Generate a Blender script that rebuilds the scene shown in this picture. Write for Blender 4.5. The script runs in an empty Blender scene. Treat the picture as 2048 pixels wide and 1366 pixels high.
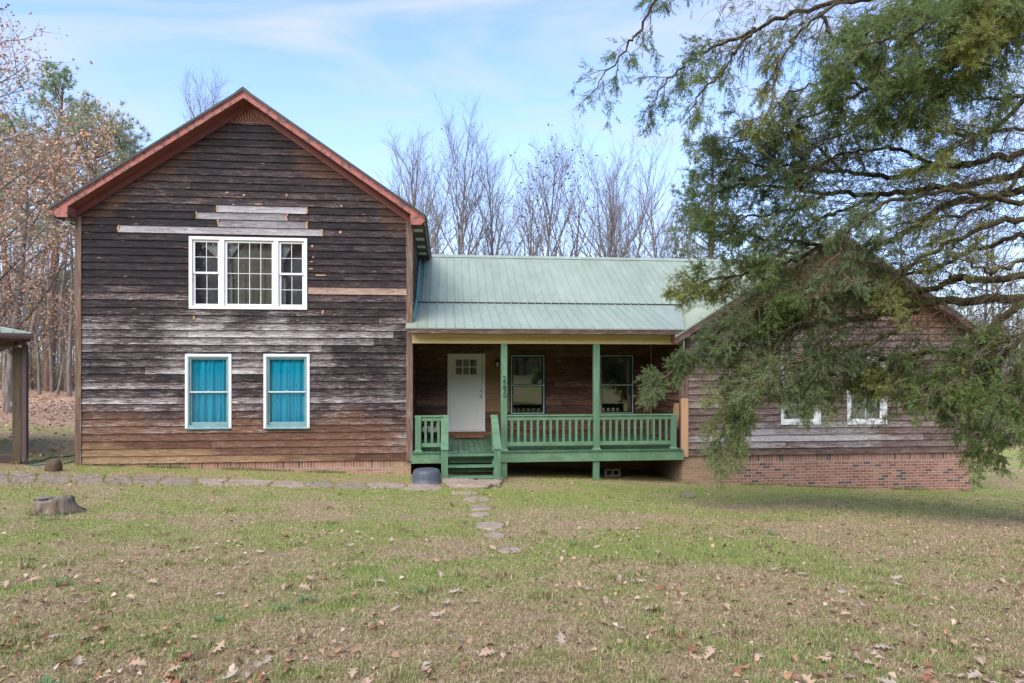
import bpy, math, random
import numpy as np
from mathutils import Vector, Matrix
R = math.radians
scene = bpy.context.scene
COL = scene.collection

# ---------------------------------------------------------------- camera, world, sun, exposure
CAM_Z = 2.8
YAW = R(5.75)
F = 1330.0            # focal length in photo pixels (2048 wide)
HZ = 738.0            # horizon row
cam_d = bpy.data.cameras.new('camera')
cam = bpy.data.objects.new('camera', cam_d); COL.objects.link(cam)
cam.location = (0, 0, CAM_Z)
cam.rotation_euler = (R(90), 0, -YAW)
cam_d.sensor_width = 36.0
cam_d.lens = F / 2048 * 36
cam_d.shift_y = (HZ - 683) / 2048
cam_d.clip_end = 3000
scene.camera = cam

SUN_EL, SUN_AZ = R(45), R(-152)     # azimuth measured from +Y towards +X
w = bpy.data.worlds.new('World'); scene.world = w; w.use_nodes = True
nt = w.node_tree; nt.nodes.clear()
def wn(t, **k):
    n = nt.nodes.new(t)
    for a, b in k.items(): setattr(n, a, b)
    return n
sky = wn('ShaderNodeTexSky', sky_type='NISHITA', sun_disc=False)
sky.sun_elevation = SUN_EL; sky.sun_rotation = SUN_AZ
sky.air_density = 1.0; sky.dust_density = 0.5; sky.ozone_density = 1.8
tc = wn('ShaderNodeTexCoord')
sep = wn('ShaderNodeSeparateXYZ'); nt.links.new(tc.outputs['Generated'], sep.inputs[0])
zc = wn('ShaderNodeMath', operation='MAXIMUM'); nt.links.new(sep.outputs[2], zc.inputs[0]); zc.inputs[1].default_value = 0.03
za = wn('ShaderNodeMath', operation='ADD'); nt.links.new(zc.outputs[0], za.inputs[0]); za.inputs[1].default_value = 0.12
dx = wn('ShaderNodeMath', operation='DIVIDE'); nt.links.new(sep.outputs[0], dx.inputs[0]); nt.links.new(za.outputs[0], dx.inputs[1])
dy = wn('ShaderNodeMath', operation='DIVIDE'); nt.links.new(sep.outputs[1], dy.inputs[0]); nt.links.new(za.outputs[0], dy.inputs[1])
cmb = wn('ShaderNodeCombineXYZ'); nt.links.new(dx.outputs[0], cmb.inputs[0]); nt.links.new(dy.outputs[0], cmb.inputs[1])
mp = wn('ShaderNodeMapping'); nt.links.new(cmb.outputs[0], mp.inputs[0])
mp.inputs['Rotation'].default_value = (0, 0, R(-35)); mp.inputs['Scale'].default_value = (1.0, 2.0, 1); mp.inputs['Location'].default_value = (2.9, 8.3, 0)
n1 = wn('ShaderNodeTexNoise'); nt.links.new(mp.outputs[0], n1.inputs['Vector'])
n1.inputs['Scale'].default_value = 1.25; n1.inputs['Detail'].default_value = 8; n1.inputs['Roughness'].default_value = 0.55; n1.inputs['Distortion'].default_value = 1.0
cr = wn('ShaderNodeValToRGB'); nt.links.new(n1.outputs['Fac'], cr.inputs[0])
cr.color_ramp.elements[0].position = 0.44; cr.color_ramp.elements[0].color = (0, 0, 0, 1)
cr.color_ramp.elements[1].position = 0.72; cr.color_ramp.elements[1].color = (0.85, 0.85, 0.85, 1)
hz = wn('ShaderNodeMapRange'); nt.links.new(sep.outputs[2], hz.inputs[0])
hz.inputs[1].default_value = 0.0; hz.inputs[2].default_value = 0.42; hz.inputs[3].default_value = 0.70; hz.inputs[4].default_value = 0.04
mx = wn('ShaderNodeMath', operation='MAXIMUM'); nt.links.new(cr.outputs[0], mx.inputs[0]); nt.links.new(hz.outputs[0], mx.inputs[1])
mix = wn('ShaderNodeMixRGB'); nt.links.new(mx.outputs[0], mix.inputs[0]); nt.links.new(sky.outputs[0], mix.inputs[1])
mix.inputs[2].default_value = (2.3, 2.45, 2.6, 1)
hue = wn('ShaderNodeMixRGB', blend_type='MULTIPLY'); hue.inputs[0].default_value = 1.0; nt.links.new(mix.outputs[0], hue.inputs[1]); hue.inputs[2].default_value = (.84, .875, 1.05, 1)
bg = wn('ShaderNodeBackground'); nt.links.new(hue.outputs[0], bg.inputs[0]); bg.inputs[1].default_value = 0.15
wo = wn('ShaderNodeOutputWorld'); nt.links.new(bg.outputs[0], wo.inputs[0])

sun_d = bpy.data.lights.new('sun', 'SUN'); sun_d.energy = 1.8; sun_d.angle = R(60); sun_d.color = (1.0, 0.91, 0.77)
sun = bpy.data.objects.new('sun', sun_d); COL.objects.link(sun)
sdir = Vector((math.sin(SUN_AZ) * math.cos(SUN_EL), math.cos(SUN_AZ) * math.cos(SUN_EL), math.sin(SUN_EL)))
sun.rotation_euler = sdir.to_track_quat('Z', 'Y').to_euler()
sun.location = sdir * 60
scene.view_settings.view_transform = 'Standard'
scene.view_settings.look = 'None'
scene.view_settings.gamma = 1.0
scene.view_settings.exposure = 1.42

# ---------------------------------------------------------------- survey helpers
ta = math.tan(YAW); sa, ca = math.sin(YAW), math.cos(YAW)
def on_plane(px, py, Y):
    """measured photo point -> (X, Z) on the vertical plane at distance Y"""
    t = (px - 1024) / F
    X = Y * math.tan(YAW + math.atan(t))
    d = X * sa + Y * ca
    return X, CAM_Z - (py - HZ) * d / F
def px_of(x, y, z):
    d = x * sa + y * ca
    return 1024 + F * (x * ca - y * sa) / d, HZ - F * (z - CAM_Z) / d
def sstep(a, b, x):
    t = np.clip((x - a) / (b - a), 0, 1); return t * t * (3 - 2 * t)
_rng = np.random.default_rng(5)
_LAT = _rng.random((256, 256))
def vnoise(x, y):
    x = np.asarray(x, float); y = np.asarray(y, float)
    xi = np.floor(x).astype(int); yi = np.floor(y).astype(int)
    fx = x - xi; fy = y - yi
    fx = fx * fx * (3 - 2 * fx); fy = fy * fy * (3 - 2 * fy)
    g = lambda a, b: _LAT[a & 255, b & 255]
    return (g(xi, yi) * (1 - fx) + g(xi + 1, yi) * fx) * (1 - fy) + (g(xi, yi + 1) * (1 - fx) + g(xi + 1, yi + 1) * fx) * fy
def fbm(x, y, o=4):
    s, a, n = 0, 0.5, 0
    for i in range(o):
        s = s + a * vnoise(x * 2 ** i + 17.3 * i, y * 2 ** i + 9.1 * i); n += a; a *= 0.5
    return s / n
def gz(x, y):
    """height of the ground"""
    x = np.asarray(x, float); y = np.asarray(y, float)
    yc = np.clip(y, -14, None)
    S = np.where(yc < 14, yc, 14 + 2.9 * (1 - np.exp(-(yc - 14) / 2.9)))
    wx = np.clip(yc / 16.5, 0.1, 1.0)
    xs = 45 * np.tanh(x / 45)
    z = CAM_Z - 1.485 - 0.0736 * S - 0.047 * xs * wx
    z = z + 0.03 * (fbm(x * 0.6 + 50, y * 0.6 + 50, 2) - 0.5)
    # leaf-covered bank rising into the woods
    z = z + 1.5 * sstep(50, 110, y) + 9.0 * sstep(-30, -58, y)
    return z
def gz1(x, y): return float(gz(x, y))
def on_ground(px, py):
    t = (px - 1024) / F; k = (py - HZ) / F
    lo, hi = 1.0, 120.0
    def f(d):
        x = d * (t * ca + sa); y = d * (ca - t * sa)
        return CAM_Z - k * d - gz1(x, y)
    for _ in range(50):
        m = (lo + hi) / 2
        if f(m) > 0: lo = m
        else: hi = m
    d = lo
    return d * (t * ca + sa), d * (ca - t * sa)

# ---------------------------------------------------------------- object helpers
def link(o, parent=None):
    COL.objects.link(o)
    if parent is not None:
        o.parent = parent
        b = parent
        off = Vector((0, 0, 0))
        while b is not None:
            off += Vector(b.location); b = b.parent
        if o.type == 'MESH':
            o.data.transform(Matrix.Translation(-off))
        else:
            o.location = Vector(o.location) - off
    return o
def tag(o, label=None, cat=None, group=None, kind=None):
    if label: o['label'] = label
    if cat: o['category'] = cat
    if group: o['group'] = group
    if kind: o['kind'] = kind
    return o
def thing(name, loc, label, cat, group=None):
    o = bpy.data.objects.new(name, None); o.location = loc; COL.objects.link(o)
    o.empty_display_size = 0.2
    return tag(o, label, cat, group)
def copy_tree(o, parent=None):
    c = o.copy(); COL.objects.link(c)
    if parent is not None: c.parent = parent
    for ch in list(o.children): copy_tree(ch, c)
    return c
class MB:
    def __init__(s): s.v = []; s.f = []; s.tone = []; s.bc = []
    def face(s, pts, tone=None, bc=None):
        b = len(s.v); s.v += [tuple(p) for p in pts]; s.f.append(tuple(range(b, b + len(pts))))
        if tone is not None: s.tone += tone
        if bc is not None: s.bc += bc
    def box(s, x0, x1, y0, y1, z0, z1, bev=0.0):
        if bev:
            b = bev
            ring = lambda z, e: [(x0 + e, y0 + b), (x0 + b, y0 + e), (x1 - b, y0 + e), (x1 - e, y0 + b), (x1 - e, y1 - b), (x1 - b, y1 - e), (x0 + b, y1 - e), (x0 + e, y1 - b)]
            L = [[(x, y, z0) for x, y in ring(0, b * .99)], [(x, y, z0 + b) for x, y in ring(0, 0)], [(x, y, z1 - b) for x, y in ring(0, 0)], [(x, y, z1) for x, y in ring(0, b * .99)]]
            s.loft(L, cap=True); return
        p = [(x0, y0, z0), (x1, y0, z0), (x1, y1, z0), (x0, y1, z0), (x0, y0, z1), (x1, y0, z1), (x1, y1, z1), (x0, y1, z1)]
        b = len(s.v); s.v += p
        for q in ((0, 3, 2, 1), (4, 5, 6, 7), (0, 1, 5, 4), (1, 2, 6, 5), (2, 3, 7, 6), (3, 0, 4, 7)): s.f.append(tuple(b + i for i in q))
    def loft(s, rings, cap=True, closed=True):
        n = len(rings[0]); b = len(s.v)
        for r in rings: s.v += [tuple(p) for p in r]
        for i in range(len(rings) - 1):
            for j in range(n if closed else n - 1):
                k = (j + 1) % n
                s.f.append((b + i * n + j, b + i * n + k, b + (i + 1) * n + k, b + (i + 1) * n + j))
        if cap:
            s.f.append(tuple(b + j for j in reversed(range(n))))
            e = b + (len(rings) - 1) * n
            s.f.append(tuple(e + j for j in range(n)))
    def prism(s, poly, axis, a, b):
        """poly: 2D outline; extruded along axis from a to b. axis y: (x,z); axis x: (y,z); axis z: (x,y)"""
        m = {'y': lambda p, t: (p[0], t, p[1]), 'x': lambda p, t: (t, p[0], p[1]), 'z': lambda p, t: (p[0], p[1], t)}[axis]
        s.loft([[m(p, a) for p in poly], [m(p, b) for p in poly]])
    def tube(s, pts, rad, n=8, cap=True):
        pts = [Vector(p) for p in pts]
        if not hasattr(rad, '__len__'): rad = [rad] * len(pts)
        rings = []; ref = None
        for i, p in enumerate(pts):
            d = (pts[min(i + 1, len(pts) - 1)] - pts[max(i - 1, 0)]).normalized()
            if ref is None:
                ref = d.orthogonal().normalized()
            ref = (ref - d * ref.dot(d)).normalized(); q = d.cross(ref)
            rings.append([p + (ref * math.cos(2 * math.pi * k / n) + q * math.sin(2 * math.pi * k / n)) * rad[i] for k in range(n)])
        s.loft(rings, cap)
    def lathe(s, prof, c, n=24, cap=True):
        s.loft([[(c[0] + r * math.cos(2 * math.pi * k / n), c[1] + r * math.sin(2 * math.pi * k / n), c[2] + z) for k in range(n)] for r, z in prof], cap)
    def build(s, name, mat, parent=None, smooth=False, fix=True):
        me = bpy.data.meshes.new(name); me.from_pydata(s.v, [], s.f)
        if s.tone:
            a = me.attributes.new('tone', 'FLOAT_COLOR', 'POINT'); a.data.foreach_set('color', np.array(s.tone, np.float32).ravel())
        if s.bc:
            a = me.attributes.new('bc', 'FLOAT_VECTOR', 'POINT'); a.data.foreach_set('vector', np.array(s.bc, np.float32).ravel())
        if fix and not s.tone:
            import bmesh
            bm = bmesh.new(); bm.from_mesh(me); bmesh.ops.recalc_face_normals(bm, faces=bm.faces); bm.to_mesh(me); bm.free()
        if smooth:
            me.polygons.foreach_set('use_smooth', [True] * len(me.polygons))
        me.materials.append(mat); me.update()
        o = bpy.data.objects.new(name, me)
        return link(o, parent)
def np_mesh(name, V, Fc, mat, parent=None, tone=None, smooth=False):
    V = np.asarray(V, np.float32); Fc = np.asarray(Fc, np.int32)
    me = bpy.data.meshes.new(name)
    me.vertices.add(len(V)); me.vertices.foreach_set('co', V.ravel())
    k = Fc.shape[1]
    me.loops.add(Fc.size); me.loops.foreach_set('vertex_index', Fc.ravel())
    me.polygons.add(len(Fc)); me.polygons.foreach_set('loop_start', np.arange(0, Fc.size, k, dtype=np.int32))
    if smooth: me.polygons.foreach_set('use_smooth', np.ones(len(Fc), bool))
    if tone is not None:
        a = me.attributes.new('tone', 'FLOAT_COLOR', 'POINT')
        t = np.ones((len(V), 4), np.float32); t[:, :tone.shape[1]] = tone; a.data.foreach_set('color', t.ravel())
    me.update(calc_edges=True); me.validate()
    me.materials.append(mat)
    return link(bpy.data.objects.new(name, me), parent)

# ---------------------------------------------------------------- materials
class G:
    """small node-graph helper"""
    def __init__(s, name):
        s.m = bpy.data.materials.new(name); s.m.use_nodes = True; s.t = s.m.node_tree; s.t.nodes.clear()
        s.o = s.t.nodes.new('ShaderNodeOutputMaterial'); s.b = s.t.nodes.new('ShaderNodeBsdfPrincipled')
        s.t.links.new(s.b.outputs[0], s.o.inputs[0])
    def set(s, n, i, v):
        if v is None: return
        if isinstance(v, bpy.types.NodeSocket): s.t.links.new(v, n.inputs[i])
        else:
            if isinstance(v, tuple) and len(v) == 3 and n.inputs[i].type == 'RGBA': v = v + (1,)
            n.inputs[i].default_value = v
    def n(s, t, **k):
        n = s.t.nodes.new(t)
        for a, b in k.items(): setattr(n, a, b)
        return n
    def math(s, op, a, b=None, clamp=False):
        n = s.n('ShaderNodeMath', operation=op, use_clamp=clamp); s.set(n, 0, a); s.set(n, 1, b); return n.outputs[0]
    def obj(s): return s.n('ShaderNodeTexCoord').outputs['Object']
    def attr(s, name, out='Vector'): return s.n('ShaderNodeAttribute', attribute_name=name).outputs[out]
    def map(s, v, sc=(1, 1, 1), loc=(0, 0, 0), rot=(0, 0, 0)):
        n = s.n('ShaderNodeMapping'); s.set(n, 0, v); n.inputs['Scale'].default_value = sc; n.inputs['Location'].default_value = loc; n.inputs['Rotation'].default_value = rot; return n.outputs[0]
    def noise(s, v, sc=1.0, det=4, rough=0.55, dist=0.0, out='Fac'):
        n = s.n('ShaderNodeTexNoise'); s.set(n, 'Vector', v); n.inputs['Scale'].default_value = sc; n.inputs['Detail'].default_value = det
        n.inputs['Roughness'].default_value = rough; n.inputs['Distortion'].default_value = dist; return n.outputs[out]
    def ramp(s, f, st):
        n = s.n('ShaderNodeValToRGB'); s.set(n, 0, f); e = n.color_ramp.elements
        while len(e) < len(st): e.new(0.5)
        for i, (p, c) in enumerate(st): e[i].position = p; e[i].color = (c if isinstance(c, tuple) else (c, c, c)) + (1,)
        return n.outputs[0]
    def mix(s, f, a, b, bt='MIX'):
        n = s.n('ShaderNodeMixRGB', blend_type=bt); s.set(n, 0, f); s.set(n, 1, a); s.set(n, 2, b); return n.outputs[0]
    def sep(s, v):
        n = s.n('ShaderNodeSeparateXYZ'); s.set(n, 0, v); return n.outputs
    def comb(s, x, y, z):
        n = s.n('ShaderNodeCombineXYZ'); s.set(n, 0, x); s.set(n, 1, y); s.set(n, 2, z); return n.outputs[0]
    def bump(s, h, st=0.3, d=0.01):
        n = s.n('ShaderNodeBump'); s.set(n, 'Height', h); n.inputs['Strength'].default_value = st; n.inputs['Distance'].default_value = d
        s.t.links.new(n.outputs[0], s.b.inputs['Normal'])
    def fin(s, col, rough=0.7, spec=0.3, metal=0.0):
        s.set(s.b, 'Base Color', col); s.set(s.b, 'Roughness', rough); s.b.inputs['Specular IOR Level'].default_value = spec; s.b.inputs['Metallic'].default_value = metal
        return s.m
M = {}
def mat_paint(name, col, var=0.18, rough=0.6, dirt=None, sc=3.0, stretch=(1, 1, 1), spec=0.3, amt=0.6, lo=0.55, hi=0.75):
    g = G(name); o = g.map(g.obj(), stretch)
    n = g.noise(o, sc, 6, 0.6)
    n2 = g.noise(o, sc * 9, 3, 0.6)
    v = g.ramp(g.math('ADD', g.math('MULTIPLY', n, 0.6), g.math('MULTIPLY', n2, 0.4)), [(0.3, 1 - var), (0.7, 1 + var * 0.5)])
    c = g.mix(1.0, col, v, 'MULTIPLY')
    if dirt:
        m = g.ramp(g.noise(o, sc * 2.3, 8, 0.65), [(lo, 0.0), (hi, amt)])
        c = g.mix(m, c, dirt)
    g.bump(n2, 0.15, 0.004)
    M[name] = g.fin(c, rough, spec); return M[name]

def siding_mat(name, kind):
    g = G(name); bc = g.attr('bc'); tone = g.attr('tone', 'Color')
    rnd, pale, warm = g.sep(tone)
    gr1 = g.noise(g.map(bc, (2.6, 34, 1)), 1.0, 8, 0.70, 1.6)
    gr2 = g.noise(g.map(bc, (9, 110, 1)), 1.0, 4, 0.65, 0.8)
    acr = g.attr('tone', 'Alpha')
    blot = g.noise(g.map(bc, (1.1, 3.5, 1)), 1.0, 5, 0.6)
    knots = g.n('ShaderNodeTexVoronoi'); g.set(knots, 'Vector', g.map(bc, (1.6, 5.5, 1))); knots.inputs['Scale'].default_value = 1.0
    kd = g.ramp(knots.outputs['Distance'], [(0.03, 1.0), (0.10, 0.0)])
    t = g.math('ADD', g.math('MULTIPLY', gr1, 0.66), g.math('MULTIPLY', gr2, 0.34))
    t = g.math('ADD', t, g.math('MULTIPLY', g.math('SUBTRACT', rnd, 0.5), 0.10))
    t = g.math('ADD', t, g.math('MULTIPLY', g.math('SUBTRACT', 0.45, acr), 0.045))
    t2 = g.math('ADD', t, g.math('MULTIPLY', g.math('SUBTRACT', blot, 0.5), 0.22))
    if kind == 'dark':
        base = g.ramp(t2, [(0.39, (.007, .0055, .0065)), (0.48, (.028, .019, .020)), (0.55, (.074, .050, .047)), (0.61, (.18, .135, .122)), (0.68, (.42, .35, .32))])
        warmc = g.ramp(t, [(0.36, (.038, .018, .011)), (0.49, (.105, .050, .030)), (0.60, (.20, .11, .066)), (0.74, (.34, .25, .18))])
        tanc = g.ramp(t, [(0.38, (.11, .06, .028)), (0.52, (.25, .15, .08)), (0.66, (.40, .29, .18))])
        palec = g.ramp(t, [(0.40, (.05, .037, .035)), (0.49, (.19, .155, .145)), (0.56, (.40, .365, .35)), (0.64, (.60, .57, .55))])
        w1 = g.math('MULTIPLY', g.math('SUBTRACT', warm, g.math('MULTIPLY', g.math('SUBTRACT', blot, 0.5), 0.7)), 1.0, True)
        c = g.mix(g.ramp(w1, [(0.15, 0.0), (0.5, 1.0)]), base, warmc)
        c = g.mix(g.ramp(w1, [(0.72, 0.0), (0.98, 1.0)]), c, tanc)
        pm = g.math('ADD', pale, g.math('MULTIPLY', g.math('SUBTRACT', t2, 0.5), 1.3))
        pm = g.math('MULTIPLY', g.ramp(pm, [(0.22, 0.0), (0.62, 1.0)]), g.ramp(pale, [(0.02, 0.0), (0.12, 1.0)]))
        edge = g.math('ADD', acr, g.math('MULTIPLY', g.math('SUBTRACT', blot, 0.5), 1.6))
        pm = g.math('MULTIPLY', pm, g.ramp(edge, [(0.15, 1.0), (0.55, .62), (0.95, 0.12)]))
        c = g.mix(pm, c, palec)
    elif kind == 'porch':
        c = g.ramp(t2, [(0.36, (.034, .017, .011)), (0.48, (.10, .05, .034)), (0.58, (.21, .115, .078)), (0.7, (.40, .26, .19))])
    elif kind == 'brown':
        base = g.ramp(t2, [(0.36, (.055, .034, .028)), (0.48, (.15, .098, .08)), (0.58, (.26, .195, .17)), (0.7, (.46, .40, .37))])
        warmc = g.ramp(t, [(0.33, (.11, .05, .025)), (0.5, (.22, .11, .055)), (0.7, (.36, .21, .12))])
        palec = g.ramp(t, [(0.36, (.17, .14, .13)), (0.5, (.34, .31, .30)), (0.62, (.55, .52, .50))])
        c = g.mix(g.ramp(warm, [(0.15, 0.0), (0.7, 1.0)]), base, warmc)
        pm = g.math('ADD', pale, g.math('MULTIPLY', g.math('SUBTRACT', t2, 0.5), 1.3))
        pm = g.math('MULTIPLY', g.ramp(pm, [(0.22, 0.0), (0.62, 1.0)]), g.ramp(pale, [(0.02, 0.0), (0.12, 1.0)]))
        c = g.mix(pm, c, palec)
    elif kind == 'grey':
        c = g.ramp(t2, [(0.34, (.09, .078, .080)), (0.47, (.23, .205, .208)), (0.58, (.40, .37, .37)), (0.7, (.60, .56, .54))])
    elif kind == 'tan':
        c = g.ramp(t2, [(0.36, (.10, .065, .05)), (0.46, (.30, .20, .15)), (0.6, (.46, .34, .25)), (0.8, (.6, .46, .34))])
    elif kind == 'yellow':
        c = g.ramp(t2, [(0.3, (.21, .125, .06)), (0.7, (.30, .19, .095))])
    if kind not in ('yellow',):
        c = g.mix(g.math('MULTIPLY', kd, 0.75), c, (.30, .19, .12) if kind in ('dark', 'brown') else (.05, .03, .02))
    g.bump(t, 0.5 if kind != 'yellow' else 0.1, 0.006)
    M[name] = g.fin(c, 0.75, 0.25); return M[name]
for nm, k in (('weathered_siding', 'dark'), ('porch_siding', 'porch'), ('brown_siding', 'brown'), ('grey_board', 'grey'), ('tan_board', 'tan'), ('yellow_siding', 'yellow')):
    siding_mat(nm, k)

def brick_mat(name, u, soldier=False):
    g = G(name); o = g.sep(g.obj())
    U = o[0] if u == 'x' else o[1]
    v = g.comb(U, o[2], 0.0) if not soldier else g.comb(o[2], U, 0.0)
    b = g.n('ShaderNodeTexBrick'); g.set(b, 'Vector', v)
    b.offset = 0.5 if not soldier else 0.0
    b.inputs['Scale'].default_value = 1.0; b.inputs['Mortar Size'].default_value = 0.007; b.inputs['Mortar Smooth'].default_value = 0.2
    b.inputs['Brick Width'].default_value = 0.205 if not soldier else 0.4; b.inputs['Row Height'].default_value = 0.0725
    g.set(b, 'Color1', (0, 0, 0)); g.set(b, 'Color2', (1, 1, 1)); g.set(b, 'Mortar', (0.5, 0.5, 0.5))
    bc = g.ramp(b.outputs['Color'], [(0.0, (.10, .08, .078)), (0.11, (.12, .09, .085)), (0.15, (.26, .115, .08)), (0.55, (.34, .155, .11)), (1.0, (.41, .21, .15))])
    n = g.noise(g.obj(), 30, 5, 0.6)
    bc = g.mix(1.0, bc, g.ramp(n, [(0.3, 0.7), (0.7, 1.25)]), 'MULTIPLY')
    c = g.mix(b.outputs['Fac'], bc, g.mix(n, (.36, .31, .26), (.55, .49, .42)))
    # splashed red-clay and lime staining near the soil and beside the porch
    st = g.noise(g.obj(), 1.3, 6, 0.6)
    side = g.math('ADD', g.ramp(g.math('MULTIPLY', g.math('ADD', o[0], 20.0), 0.025), [(0.42, 0.05), (0.455, 0.15), (0.475, 0.85), (0.6515, 0.9), (0.690, 0.0), (1.0, 0.0)]), g.math('MULTIPLY', g.math('SUBTRACT', st, 0.5), 0.9), True)
    hgt = g.math('SUBTRACT', g.math('ADD', o[2], g.math('MULTIPLY', o[0], 0.047)), 0.1)
    low = g.ramp(g.math('ADD', hgt, g.math('MULTIPLY', g.math('SUBTRACT', st, 0.5), 0.35)), [(0.0, 0.6), (0.17, 0.0)])
    c = g.mix(low, c, g.mix(n, (.26, .14, .08), (.40, .25, .15)))
    c = g.mix(g.math('MULTIPLY', side, 0.62), c, g.mix(g.math('MULTIPLY', b.outputs['Fac'], 0.6), g.mix(n, (.34, .23, .12), (.50, .38, .22)), (.10, .07, .045)))
    h = g.math('ADD', g.math('MULTIPLY', g.math('SUBTRACT', 1.0, b.outputs['Fac']), 1.0), g.math('MULTIPLY', n, 0.3))
    g.bump(h, 0.6, 0.008)
    M[name] = g.fin(c, 0.85, 0.2)
for u in 'xy':
    brick_mat('brick_' + u, u); brick_mat('soldier_' + u, u, True)

mat_paint('green_paint', (.125, .235, .13), 0.38, 0.5, (.21, .33, .22), 2.0, (1, 1, 1), amt=0.6, lo=.5)
mat_paint('green_paint_grain', (.115, .225, .13), 0.42, 0.5, (.21, .33, .22), 3.0, (3, 3, 0.35), amt=0.6, lo=.5)
mat_paint('deck_paint', (.065, .15, .085), 0.45, 0.45, (.16, .25, .16), 1.6, (1.5, .5, 1), amt=0.7, lo=.5)
mat_paint('dark_green_paint', (.012, .048, .042), 0.2, 0.5)
mat_paint('teal_paint', (.20, .34, .34), 0.25, 0.5, (.42, .50, .48), 6.0, amt=0.6)
mat_paint('white_paint', (.80, .80, .78), 0.06, 0.45, (.55, .54, .5), 4.0, amt=0.35, lo=.6, hi=.85)
mat_paint('door_paint', (.76, .76, .68), 0.04, 0.4, None)
mat_paint('storm_frame', (.50, .62, .58), 0.1, 0.35)
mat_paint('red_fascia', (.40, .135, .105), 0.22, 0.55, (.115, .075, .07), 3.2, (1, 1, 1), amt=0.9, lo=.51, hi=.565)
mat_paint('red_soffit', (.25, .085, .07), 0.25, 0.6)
mat_paint('sunburst_wood', (.46, .22, .125), 0.35, 0.65, (.20, .09, .06), 5.0, amt=0.7)
mat_paint('corner_wood', (.165, .10, .072), 0.4, 0.75, (.36, .31, .26), 2.2, (5, 5, 0.5), amt=0.8, lo=.5)
mat_paint('peach_primer', (.56, .34, .19), 0.12, 0.6, (.44, .25, .13), 2.0, (3, 3, .4), amt=0.6, lo=.5)
mat_paint('cream_beam', (.68, .52, .25), 0.1, 0.5, (.40, .28, .13), 1.2, (1, 1, 3), amt=0.5)
mat_paint('brown_fascia', (.105, .065, .052), 0.35, 0.6, (.30, .23, .20), 1.5, (1.2, 1, 6), amt=0.7, lo=.5)
mat_paint('ceiling_wood', (.09, .06, .045), 0.25, 0.7)
mat_paint('green_metal', (.275, .33, .245), 0.24, 0.4, (.40, .44, .35), 0.6, (1.6, .35, 1), spec=0.5, amt=0.5, lo=.45, hi=.8)
mat_paint('dark_metal_edge', (.045, .05, .048), 0.2, 0.4)
mat_paint('green_vent', (.58, .70, .62), 0.1, 0.5)
mat_paint('black_metal', (.012, .012, .012), 0.1, 0.4)
mat_paint('nickel', (.42, .40, .36), 0.1, 0.3)
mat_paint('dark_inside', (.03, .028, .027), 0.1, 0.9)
mat_paint('teal_curtain', (.02, .70, .90), 0.14, 0.85, (.015, .52, .72), 5.0, (4, 4, .6), amt=0.6)
mat_paint('pale_curtain', (.62, .68, .65), 0.1, 0.9)
mat_paint('tub_plastic', (.085, .10, .12), 0.15, 0.42, (.13, .145, .16), 6.0, amt=0.6)
mat_paint('concrete', (.30, .28, .25), 0.25, 0.9, (.18, .16, .14), 7.0, amt=0.6)
mat_paint('plank_wood', (.23, .115, .06), 0.3, 0.75, (.13, .07, .045), 3.0, (1, 6, 6), amt=0.6)
mat_paint('log_end', (.55, .47, .38), 0.25, 0.85, (.35, .27, .2), 20.0, amt=0.6)
mat_paint('post_wood', (.10, .075, .05), 0.35, 0.8, (.20, .15, .085), 2.0, (6, 6, .5), amt=0.85, lo=.48)
mat_paint('purple_metal', (.115, .075, .075), 0.15, 0.5)
mat_paint('hose_rubber', (.035, .17, .16), 0.2, 0.5, (.10, .25, .24), 12.0, amt=0.5)
mat_paint('grey_rail', (.30, .27, .23), 0.3, 0.85)
def glass_mat(name='glass', refl=.12):
    g = G('window_' + name); t = g.t
    tr = g.n('ShaderNodeBsdfTransparent'); tr.inputs[0].default_value = (.97, .985, .98, 1)
    gl = g.n('ShaderNodeBsdfGlossy'); gl.inputs['Roughness'].default_value = 0.015; gl.inputs[0].default_value = (1, 1, 1, 1)
    fr = g.n('ShaderNodeFresnel'); fr.inputs[0].default_value = 1.5
    f = g.math('ADD', g.math('MULTIPLY', fr.outputs[0], 1.6), refl, True)
    bp = g.n('ShaderNodeBump'); g.set(bp, 'Height', g.noise(g.obj(), 1.7, 2, 0.5)); bp.inputs['Strength'].default_value = 0.06; bp.inputs['Distance'].default_value = 0.02
    t.links.new(bp.outputs[0], gl.inputs['Normal'])
    mx = g.n('ShaderNodeMixShader'); t.links.new(f, mx.inputs[0]); t.links.new(tr.outputs[0], mx.inputs[1]); t.links.new(gl.outputs[0], mx.inputs[2])
    t.links.new(mx.outputs[0], g.o.inputs[0]); M[name] = g.m
glass_mat()
glass_mat('thin_glass', .015)
def stone_mat(name, a, b, moss):
    g = G(name); o = g.obj()
    n = g.noise(o, 3.0, 8, 0.65); n2 = g.noise(g.map(o, (1, 1, 6)), 14, 5, 0.6)
    c = g.mix(n, a, b); c = g.mix(1.0, c, g.ramp(n2, [(0.3, 0.6), (0.7, 1.25)]), 'MULTIPLY')
    c = g.mix(g.ramp(g.noise(o, 2.2, 7, 0.6), [(0.52, 0.0), (0.68, 0.8)]), c, moss)
    g.bump(g.math('ADD', n, g.math('MULTIPLY', n2, 0.6)), 0.6, 0.03)
    M[name] = g.fin(c, 0.9, 0.2)
stone_mat('flag_rock', (.20, .16, .12), (.40, .32, .24), (.20, .17, .09))
stone_mat('pink_rock', (.30, .235, .175), (.48, .375, .285), (.22, .165, .10))
stone_mat('brown_rock', (.085, .06, .04), (.16, .115, .07), (.06, .05, .03))
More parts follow.
